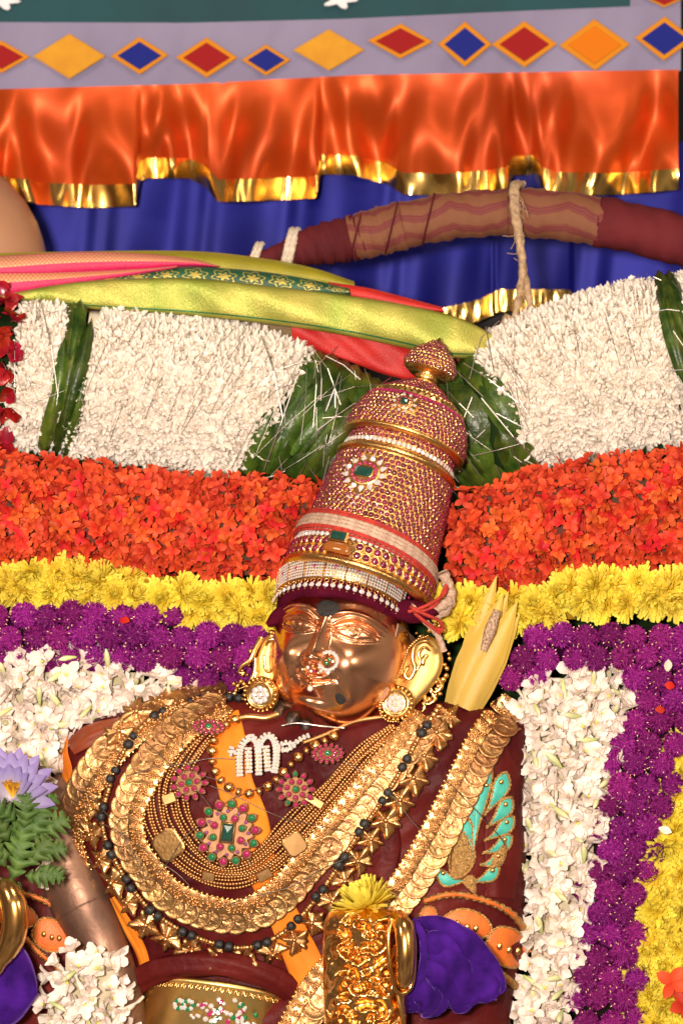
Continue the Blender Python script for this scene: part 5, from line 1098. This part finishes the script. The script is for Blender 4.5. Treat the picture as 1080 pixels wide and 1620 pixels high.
# gem pendants
def gem_pendant(name, x, y, rings, label, center, s=1.0, sq=1.0, ang=0., off=24, tilt=(0, 0)):
    t = thing(name, (x, y, 110), label, 'pendant', 'gem pendants'); n = nrm(bodyn(np.array([float(x)]), np.array([float(y)]))[0]+np.array((tilt[0], tilt[1], 0.))); F3 = frame(n, ang); C0 = onbody(np.array([[x, y]]), off)[0]
    Tm = lambda a: (np.asarray(a)*s)@F3.T+C0
    R1 = rings[-1][0]; nn_ = rings[-1][1]; a = np.linspace(0, 2*PI, nn_*6, endpoint=False); rr_ = R1*.88+R1*.10*np.cos(nn_*a)
    v, f = fan_poly(np.c_[rr_*np.cos(a), sq*rr_*np.sin(a)], 4, .06); obj('gold_backing', Tm(v), f, pend_gold, t, smooth=False)
    for R, cnt, gems, gr, z, ph_ in rings:
        for k in range(cnt):
            an = 2*PI*k/cnt+ph_; c = np.array((R*math.cos(an), sq*R*math.sin(an), z))
            pt = np.array([(0, gr*1.75), (gr*.9, gr*1.0), (gr*1.25, 0), (gr*.9, -gr), (0, -gr*1.3), (-gr*.9, -gr), (-gr*1.25, 0), (-gr*.9, gr*1.0)])
            v, f = fan_poly(pt, 3.5, .18); o = obj('gem_setting', Tm(v@rot('Z', an-PI/2).T+c), f, pend_gold, t)
            v, f = dome(10, .85); obj('gem', Tm(v*gr*1.04+c+np.array((0, 0, 2.6))), f, gems[k % len(gems)], o)
    if center == 'rect':
        v, f = fan_poly([(-12, -17), (12, -17), (12, 17), (-12, 17)], 9, .08); o = obj('emerald_setting', Tm(v+np.array((0, 0, 3.))), f, gold_fine, t)
        v, f = fan_poly([(-9, -14), (9, -14), (9, 14), (-9, 14)], 13, .25); obj('emerald', Tm(v+np.array((0, 0, 3.))), f, emerald_dark, o, smooth=False)
    else:
        v, f = lathe([(6.6, 0), (6.4, 5), (5, 5.6)], 12); o = obj('gem_setting', Tm(v+np.array((0, 0, 3.))), f, gold_fine, t)
        v, f = dome(10, .8); obj('gem', Tm(v*5.4+np.array((0, 0, 7.))), f, center, o)
    return t
rp, em = ruby_pink, emerald
gem_pendant('square_emerald_pendant', 360, 1318, [(24, 8, [em, rp], 5.2, 5, .4), (33, 12, [mat('amethyst', (.30, .06, .30), .12, 0, coat=.5)], 2.4, 3, .1), (44, 14, [rp, em], 6.0, 4, 0.2)], 'large round pendant of red and green gems with a square emerald', 'rect', 1.0, 1.05, -.12)
gem_pendant('round_ruby_pendant', 300, 1240, [(12.5, 6, [rp], 3.9, 4, .2), (25, 11, [rp], 4.1, 3, 0)], 'round ruby flower pendant on the left with a green centre', em, 1.0, 1.0, 0, 22)
gem_pendant('round_ruby_pendant', 467, 1250, [(14, 7, [rp], 3.8, 4, .2), (26, 12, [rp, rp, rp, em, rp], 3.9, 3, 0)], 'round ruby pendant with green stones resting on the fine chains', em, 1.0, .95, 0, 26)
gem_pendant('oval_pink_pendant', 330, 1153, [(11, 9, [rp], 2.9, 3, 0), (22, 15, [rp], 2.9, 3, 0)], 'flat oval pink pendant at the left collar', em, 1.0, .52, -.08, 20)
gem_pendant('oval_pink_pendant', 518, 1194, [(12, 9, [rp], 2.9, 3, 0), (22, 15, [rp], 2.9, 3, 0)], 'flat oval pink pendant at the right collar', em, 1.0, .62, .05, 26)
# diamond letter-like pendant
t = thing('diamond_pendant', (408, 1230, 130), 'pendant of diamond studded upright bars and arches at the throat', 'pendant')
P = onbody(np.array([[408, 1196]]), 34)[0]; F3 = frame(nrm(bodyn(np.array([408.]), np.array([1196.]))[0]+np.array((-.1, .0, .5))), .10)
def dpath(a, w=5.4, name='diamond_bar'):
    s = spline(np.array(a, float), max(4, int(plen(np.array(a, float))/5.0))); L = [];
    for wd in (-1.15, 0, 1.15):
        tg = tangent(s); nn_ = np.stack((-tg[:, 1], tg[:, 0]), 1); p = s+nn_*wd*w*.55; P3 = np.c_[p, np.full(len(p), 5.)]
        v, f, _ = scatter(BRILL[0], BRILL[1], P3, np.tile(np.eye(3), (len(p), 1, 1)), np.full(len(p), 2.6)); L.append((v, f))
    v, f, _ = join(L); v2, f2, uv = tube(np.c_[s, np.full(len(s), 2.)], w*1.15, 8, flat=.6); o = obj(name, v2@F3.T+P, f2, gold_bright, t); obj('diamonds', v@F3.T+P, f, diamond, o, smooth=False, kind='stuff')
for a in ([(-31, -30), (-30, -8), (-27, 12), (-18, 26), (-8, 30)], [(-8, 30), (0, 22), (1, 0), (-1, -31)], [(-16, -26), (-15, -5), (-14, 12)], [(1, 8), (8, 24), (18, 31), (27, 24), (30, 8), (28, -12), (24, -30)], [(14, -26), (14, -8), (14, 12)], [(-8, 30), (-8, 33)]): dpath(a)
for a in ([(34, 12), (46, 16), (58, 12)], [(34, 6), (46, 4), (58, 10)], [(58, 12), (70, 20), (82, 24)], [(-36, 8), (-44, 6), (-40, 16)]): dpath(a, 3.2, 'side_spray')
# nose rings
t = thing('nose_ring', (515, 1050, 140), 'round diamond nose ring with green stones on the right nostril', 'nose ring')
c = onface(np.array(23.), np.array(-46.), 3); F3 = frame(HB[:, 2]+np.array((.12, .1, 0)), 0, up=HB[:, 1]); a = np.linspace(0, 2*PI, 40)
v, f, uv = tube(c+F3[:, 2]*3+15*(np.cos(a)[:, None]*F3[:, 0]+np.sin(a)[:, None]*F3[:, 1]), 2.2, 8, cap=False); obj('gold_hoop', v, f, gold_bright, t)
for k in range(16):
    an = 2*PI*k/16; bv, bf_ = BRILL; obj('diamond', (bv*3.4)@F3.T+c+F3[:, 2]*4.5+15*(math.cos(an)*F3[:, 0]+math.sin(an)*F3[:, 1]), bf_, diamond, t, smooth=False)
for dx, dy, m in ((1, 3, emerald), (-2, -4, emerald), (-8, -2, ruby_pink)): bv, bf_ = dome(8); obj('gem', (bv*3.4)@F3.T+c+F3[:, 2]*4+dx*F3[:, 0]+dy*F3[:, 1], bf_, m, t)
for dx, dy in ((-14, 18), (-20, 15), (-17, 22)): bv, bf_ = ball(3.2, 8, 6); obj('gold_bead', bv+c+F3[:, 2]*4+dx*F3[:, 0]+dy*F3[:, 1], bf_, gold_bright, t)
t = thing('nose_drop', (480, 1085, 140), 'small pearl and ruby drop hanging below the nose tip', 'nose ring')
for x, z, r, m, nm in ((0, -57, 3, gold_bright, 'gold_bead'), (-9, -60, 3.2, pearl, 'pearl'), (9, -58, 3, gold_bright, 'gold_bead'), (-14, -63, 2.6, gold_bright, 'gold_bead'), (13, -62, 3, pearl, 'pearl'), (0, -64, 3.0, ruby_pink, 'ruby'), (0, -72, 2.0, gold_bright, 'gold_bead'), (0, -77, 2.0, gold_bright, 'gold_bead'), (0, -83, 2, gold_bright, 'gold_bead'), (0, -92, 4.8, pearl, 'pearl')):
    bv, bf_ = ball(r, 10, 7); obj(nm, bv+onface(np.array(float(x)), np.array(float(z)), 6 if z > -72 else 5), bf_, m, t)
# ------------------------------------------------------------------ gold ears
def ear(name, label, K, mir):
    """K: dict of layout points"""
    t = thing(name, K['base'], label, 'ear ornament')
    v, f, uv = loft(K['up'], K['lo'], K['d'], 13, n=50, m=24, dd=K['dd']); obj('ear_plate', v, f, gold_satin, t)
    for pl, r in K['helix']: v, f, uv = tube(q(spline(pl, 50)), np.interp(np.linspace(0, 1, 50), [0, .1, .8, 1], [r*.5, r, r, r*.6]), 10); obj('ear_fold', v, f, gold_bright, t)
    sx_, sy_, sd_, R = K['stud']; n = nrm(np.array(K['sn'], float)); F3 = frame(n); C0 = q(np.array((sx_, sy_, sd_), float)); Tm = lambda a_: np.asarray(a_)@F3.T+C0
    v, f = lathe([(.02, 6), (R*.5, 6.5), (R*.62, 5), (R*.66, 9), (R*.76, 9), (R*.8, 4), (R, 3), (R*1.02, -5), (.02, -5)], 30); o = obj('stud_disc', Tm(v), f, gold_bright, t)
    for k in range(22):
        an = 2*PI*k/22; bv, bf_ = ball(R*.11, 6, 4); obj('stud_grain', Tm(bv+np.array((R*.9*math.cos(an), R*.9*math.sin(an), 5.))), bf_, gold_bright, o)
    for k in range(9):
        an = 2*PI*k/8; rr_ = 0 if k == 8 else R*.36; bv, bf_ = BRILL; obj('stud_diamond', Tm(bv*R*.17+np.array((rr_*math.cos(an), rr_*math.sin(an), 7.5))), bf_, diamond, o, smooth=False)
    r2 = np.random.default_rng(5)
    for pl in K['orn']:
        s = spline(pl, int(plen(np.array(pl, float))/7)); 
        for i, p_ in enumerate(s):
            bv, bf_ = ball(r2.uniform(3, 5.6), 8, 5); obj('filigree_bead', bv+q(p_)+r2.normal(size=3)*np.array((2.5, 2.5, 3)), bf_, gold_bright if i % 2 else gold, t)
    for pl, r in K['scroll']: v, f, uv = tube(q(spline(pl, 40)), np.interp(np.linspace(0, 1, 40), [0, .5, 1], [r, r, r*.3]), 8); obj('scroll', v, f, gold_bright, t)
    if 'chain' in K:
        s = spline(K['chain'], int(plen(np.array(K['chain'], float))/4.2)); v, f, _ = scatter(BB[0], BB[1], q(s), np.tile(np.eye(3), (len(s), 1, 1)), np.full(len(s), 2.5)); obj('bead_chain', v, f, gold_bright, t, kind='stuff')
ear('ear_cover', 'gold ear cover with a round diamond stud right of the face', dict(base=(650, 1135, 20), d=22, dd=[(0, -14), (1, 12)],
    up=[(668, 1003), (690, 1012), (700, 1035), (698, 1062), (680, 1092), (652, 1122)], lo=[(660, 1008), (648, 1022), (640, 1050), (634, 1076), (622, 1094), (608, 1112)],
    helix=[([(684, 1024, 30), (672, 1014, 36), (656, 1022, 40), (652, 1042, 42), (656, 1058, 42), (648, 1074, 42), (640, 1068, 42), (646, 1054, 44)], 3.6), ([(680, 1030, 34), (670, 1024, 38), (662, 1034, 40), (664, 1048, 40), (656, 1066, 42)], 2.6), ([(676, 1036, 34), (670, 1042, 37), (668, 1054, 38)], 4.0)],
    stud=(627, 1113, 56, 29), sn=(-.25, .05, 1), orn=[[(702, 1020, 14), (706, 1045, 14), (700, 1075, 20), (690, 1098, 26), (668, 1120, 32)], [(676, 990, 10), (690, 988, 8), (704, 1000, 6)], [(692, 1080, 26), (680, 1104, 30), (660, 1126, 36)], [(660, 1000, 12), (676, 996, 10)]],
    scroll=[([(690, 1070, 24), (698, 1085, 28), (688, 1095, 30), (680, 1088, 30)], 3.4), ([(680, 1092, 28), (688, 1106, 30), (676, 1114, 32), (670, 1106, 32)], 3.4), ([(672, 1100, 30), (670, 1122, 34), (660, 1130, 34)], 3)],
    chain=[(676, 1006, 34), (660, 1012, 44), (646, 1026, 50), (638, 1048, 56), (630, 1068, 60), (618, 1086, 62), (603, 1108, 66), (601, 1126, 66), (612, 1140, 62), (630, 1142, 58)]), 1)
ear('ear_cover', 'gold ear cover with a round diamond stud left of the face', dict(base=(412, 1130, 20), d=18, dd=[(0, -8), (1, 12)],
    up=[(424, 1004), (412, 1018), (404, 1042), (404, 1068), (400, 1092), (404, 1110)], lo=[(436, 1004), (444, 1018), (444, 1044), (442, 1068), (440, 1090), (436, 1110)],
    helix=[([(420, 1022, 30), (428, 1012, 34), (438, 1014, 34), (440, 1030, 34), (434, 1046, 34), (426, 1062, 34), (420, 1058, 32), (418, 1036, 32)], 3.2), ([(428, 1024, 32), (434, 1022, 34), (434, 1036, 34), (428, 1050, 34)], 2.6)],
    stud=(413, 1099, 40, 29), sn=(-.35, -.12, 1), orn=[[(400, 1030, 16), (390, 1052, 18), (380, 1072, 18), (374, 1094, 20), (382, 1112, 24)], [(392, 1070, 22), (384, 1090, 24), (390, 1106, 26)], [(430, 1000, 14), (424, 994, 12)], [(372, 1084, 18), (366, 1100, 20)]],
    scroll=[([(414, 1008, 22), (404, 1026, 26), (396, 1044, 28), (382, 1054, 26), (378, 1064, 24), (388, 1064, 24)], 4.5), ([(404, 1040, 28), (402, 1066, 30), (390, 1084, 30), (378, 1090, 28)], 4), ([(406, 1062, 30), (398, 1090, 32), (384, 1106, 30), (372, 1108, 28)], 3.4)]), -1)
# ------------------------------------------------------------------ gold belt with gem emblem
t = thing('gold_belt', (345, 1640, 60), 'plain gold waist belt with a jewelled emblem', 'belt')
BBs = basis(9, 10, 0); BO = np.array((345., -1640., -10.))
def BR(th, h, k=1.0): th, h = np.broadcast_arrays(np.asarray(th, float), np.asarray(h, float)); return np.stack((136*k*np.sin(th), h, 112*k*np.cos(th)), -1)@BBs.T+BO
a = np.linspace(0, 2*PI, 90, endpoint=False); pr = [(-60, .97), (-58, 1.0), (58, 1.0), (60, 1.03), (66, 1.03), (68, 1.0), (70, .97)]
v = np.concatenate([BR(a, h, k) for h, k in pr]); obj('belt_band', v, gridf(len(pr), 90, True), gold_satin, t)
for k in range(34):
    th_ = -1.5+3*k/33; p = BR(np.array([th_-.03, th_-.012, th_+.012, th_+.03]), np.array((52, 58, 50, 57)), 1.012); v, f, uv = tube(spline(p, 14), 1.3, 6); obj('engraved_scroll', v, f, gold_bright, t)
r2 = np.random.default_rng(3)
for k in range(74):
    an = r2.uniform(0, 6.3); rr_ = r2.uniform(0, 1)**.6; th_ = 0.05+.42*rr_*math.cos(an); h = 22+24*rr_*math.sin(an)-abs(th_-.05)*22; n_ = np.array((math.sin(th_), 0, math.cos(th_)))@BBs.T; bv, bf_ = BRILL
    m = [diamond, diamond, diamond, ruby_pink, diamond, diamond, emerald, diamond][k % 8]; obj('emblem_stone', (bv*r2.uniform(2.6, 4.6))@frame(n_).T+BR(np.array(th_), np.array(h), 1.03), bf_, m, t, smooth=False)
for k, th_ in enumerate((-.52, -.40)):
    for j in range(8):
        an = j*PI/4; n_ = np.array((math.sin(th_), 0, math.cos(th_)))@BBs.T; bv, bf_ = BRILL; obj('emblem_stone', (bv*4)@frame(n_).T+BR(np.array(th_+.055*math.cos(an)), np.array(24+7*math.sin(an)), 1.02), bf_, diamond if j % 3 else emerald, t, smooth=False)
# ------------------------------------------------------------------ flowers and leaves laid on the statue
tag(inst('chrysanthemum_on_hand', MUM[1], (575, -1428, 196), frame((-.42, .86, .22), .4), 1.3), 'single yellow chrysanthemum resting on top of the golden hand', 'flower')
sp = thing('screwpine_flower', (735, 1115, 0), 'tall pale yellow screwpine flower standing right of the ear', 'flower')
def bract(x0, y0, x1, y1, w, d0, d1, bend, fold):
    n = 24; tt_ = np.linspace(0, 1, n); a = np.array((x0, -y0, d0), float); b = np.array((x1, -y1, d1), float); ax = nrm(b-a); sd = nrm(np.cross(ax, np.array((0, 0, 1.)))); V = []
    wd = w*np.interp(tt_, [0, .2, .5, .8, 1], [.72, .95, 1, .55, .02])
    for u, hz in ((-1, 0), (-.6, .35), (-.15, .75), (0, .62), (.15, .75), (.6, .3), (1, -.1)):
        c = a+tt_[:, None]*(b-a)+sd*(bend*np.sin(tt_*PI*.5)**2)[:, None]; V.append(c+sd*(u*wd)[:, None]+np.array((0, 0, 1.))*(hz*fold*wd)[:, None])
    V = np.stack(V, 1).reshape(-1, 3); obj('bract', np.vstack((V, V-np.array((0, 0, 1.5)))), gridf(n, 7)+[tuple(i+len(V) for i in x[::-1]) for x in gridf(n, 7)], pine_m, sp)
for a in ((722, 1118, 788, 912, 20, -10, 0, -3, .6), (722, 1120, 793, 938, 22, 2, 12, 3, .8), (736, 1122, 816, 950, 23, 14, 16, 2, .7), (750, 1122, 826, 972, 15, 6, 4, -4, .7), (712, 1116, 756, 978, 14, -14, -10, 0, .6), (744, 1122, 804, 935, 16, -4, -2, 0, .6)): bract(*a)
p = q(spline([(764, 1030, 32), (774, 1000, 36), (786, 965, 34)], 20)); v, f, uv = tube(p, np.interp(np.linspace(0, 1, 20), [0, .5, 1], [5, 10, 6]), 14, wob=lambda s_, a: 1+.15*np.sin(a*7+s_*60)*np.sin(s_*90)); obj('spadix', v, f, seed_m, sp)
lily = thing('water_lily', (30, 1290, 150), 'pale violet water lily at the left edge', 'flower')
LPF = [(0, .3), (.4, .85), (.65, 1), (.85, .7), (1, .05)]
for k, (an, el, L, w) in enumerate([(a_, .25, 84, 13) for a_ in np.linspace(-1.9, 1.9, 10)]+[(a_+.1, .55, 78, 13) for a_ in np.linspace(-1.7, 1.6, 9)]+[(a_, .85, 64, 12) for a_ in np.linspace(-1.5, 1.5, 7)]):
    v, f, tt_ = petal(L, w, el, .25, .45, 8, LPF, 5); R0 = frame((-.05, .45, .9)); Rz = rot('Z', -an); v = v@Rz.T@R0.T+np.array((16, -1264, 150.)); obj('petal', v, f, lily_m, lily, tint=np.clip(tt_*1.1, 0, 1))
for k in range(26):
    an = rng.uniform(0, 6.3); r_ = rng.uniform(2, 12); p0 = np.array((20, -1260, 154.)); p1 = p0+np.array((r_*math.cos(an)*1.6, 14+abs(r_)*1.2*math.sin(an)*.5+6, 22)); v, f, uv = tube(np.array((p0, (p0+p1)/2+np.array((0, 0, 3.)), p1)), np.array((2.2, 2.0, 1.0)), 5); obj('stamen', v, f, stamen_m, lily)
spr = thing('leaf_sprig', (20, 1400, 150), 'sprig of lobed green leaves under the violet water lily', 'leaves')
def lobed(L, w, seed):
    r2 = np.random.default_rng(seed); n = 46; tt_ = np.linspace(0, 1, n); wd = w*np.sin(PI*np.clip(tt_*.93+.05, 0, 1))**.7*(.22+.78*np.abs(np.sin(tt_*PI*4.3+.3))**.9); V = []
    for u in np.linspace(-1, 1, 7): V.append(np.stack((u*wd+1.5*np.sin(tt_*7), tt_*L+np.abs(u)*wd*.5, 8*np.sin(tt_*2.8)+2.5*np.abs(u)*np.sin(tt_*21+u)-6*np.abs(u)**1.5), 1))
    V = np.stack(V, 1).reshape(-1, 3); return mk('leaf', V, gridf(n, 7), sprig_m)
LB = [lobed(62, 25, i) for i in range(3)]
for i, (x, y, an, s_, d_) in enumerate([(30, 1365, .2, 1.1, 158), (14, 1330, .5, 1.05, 162), (45, 1330, -.5, .95, 166), (52, 1290, -.9, .8, 172), (20, 1390, -.3, 1.1, 168), (10, 1400, 1.4, 1.0, 172), (40, 1385, -1.6, .8, 164), (25, 1300, .9, .9, 170), (30, 1395, 2.8, .75, 160), (-5, 1350, .1, 1.0, 160), (60, 1320, -1.1, .9, 160), (58, 1350, -1.4, .8, 166), (28, 1345, -.2, 1.0, 176), (8, 1372, .6, 1.0, 178), (44, 1368, -.7, .9, 174), (0, 1310, 1.0, .9, 172), (38, 1310, -.1, .9, 178), (18, 1352, 1.6, .9, 180), (62, 1372, -2.0, .7, 162)]):
    inst('leaf', LB[i % 3], (x, -y, d_), frame((rng.normal()*.25, rng.normal()*.25+.1, 1), an), s_, spr)
for a in ([(20, 1270, 150), (24, 1330, 152), (18, 1410, 150)],): v, f, uv = tube(q(spline(a, 20)), 4, 8); obj('stem', v, f, sprig_m, spr)
t = thing('white_tassel', (72, 1410, 60), 'bunch of white cotton threads beside the bronze arm', 'tassel')
for k in range(12): v, f, uv = tube(q(spline([(76+rng.normal()*3, 1362, 52), (70+rng.normal()*5, 1380, 62+rng.normal()*3), (66+rng.normal()*7, 1402+rng.normal()*3, 58)], 12)), 2.8, 6); obj('thread', v, f, white_rope_m, t)

t = thing('dark_threads', (400, 1400, 140), 'thin dark threads straying across the chest ornaments', 'thread')
for a in ([(200, 1225), (300, 1205), (380, 1200)], [(215, 1160), (320, 1260), (400, 1370)], [(290, 1130), (300, 1210), (380, 1250)], [(330, 1240), (440, 1290), (560, 1320)], [(250, 1380), (330, 1290), (420, 1240)], [(540, 1200), (620, 1260), (690, 1350)], [(700, 1230), (760, 1290), (800, 1340)], [(160, 1300), (230, 1345), (300, 1400)], [(330, 1440), (460, 1400), (560, 1350)], [(120, 1245), (180, 1300), (230, 1390)]):
    p2 = spline(a, 40)+np.stack((2*np.sin(np.arange(40)*.4), 2*np.cos(np.arange(40)*.31)), 1)
    v, f, uv = tube(onbody(p2, 26), .75, 5); obj('thread', v, f, wire_m, t)
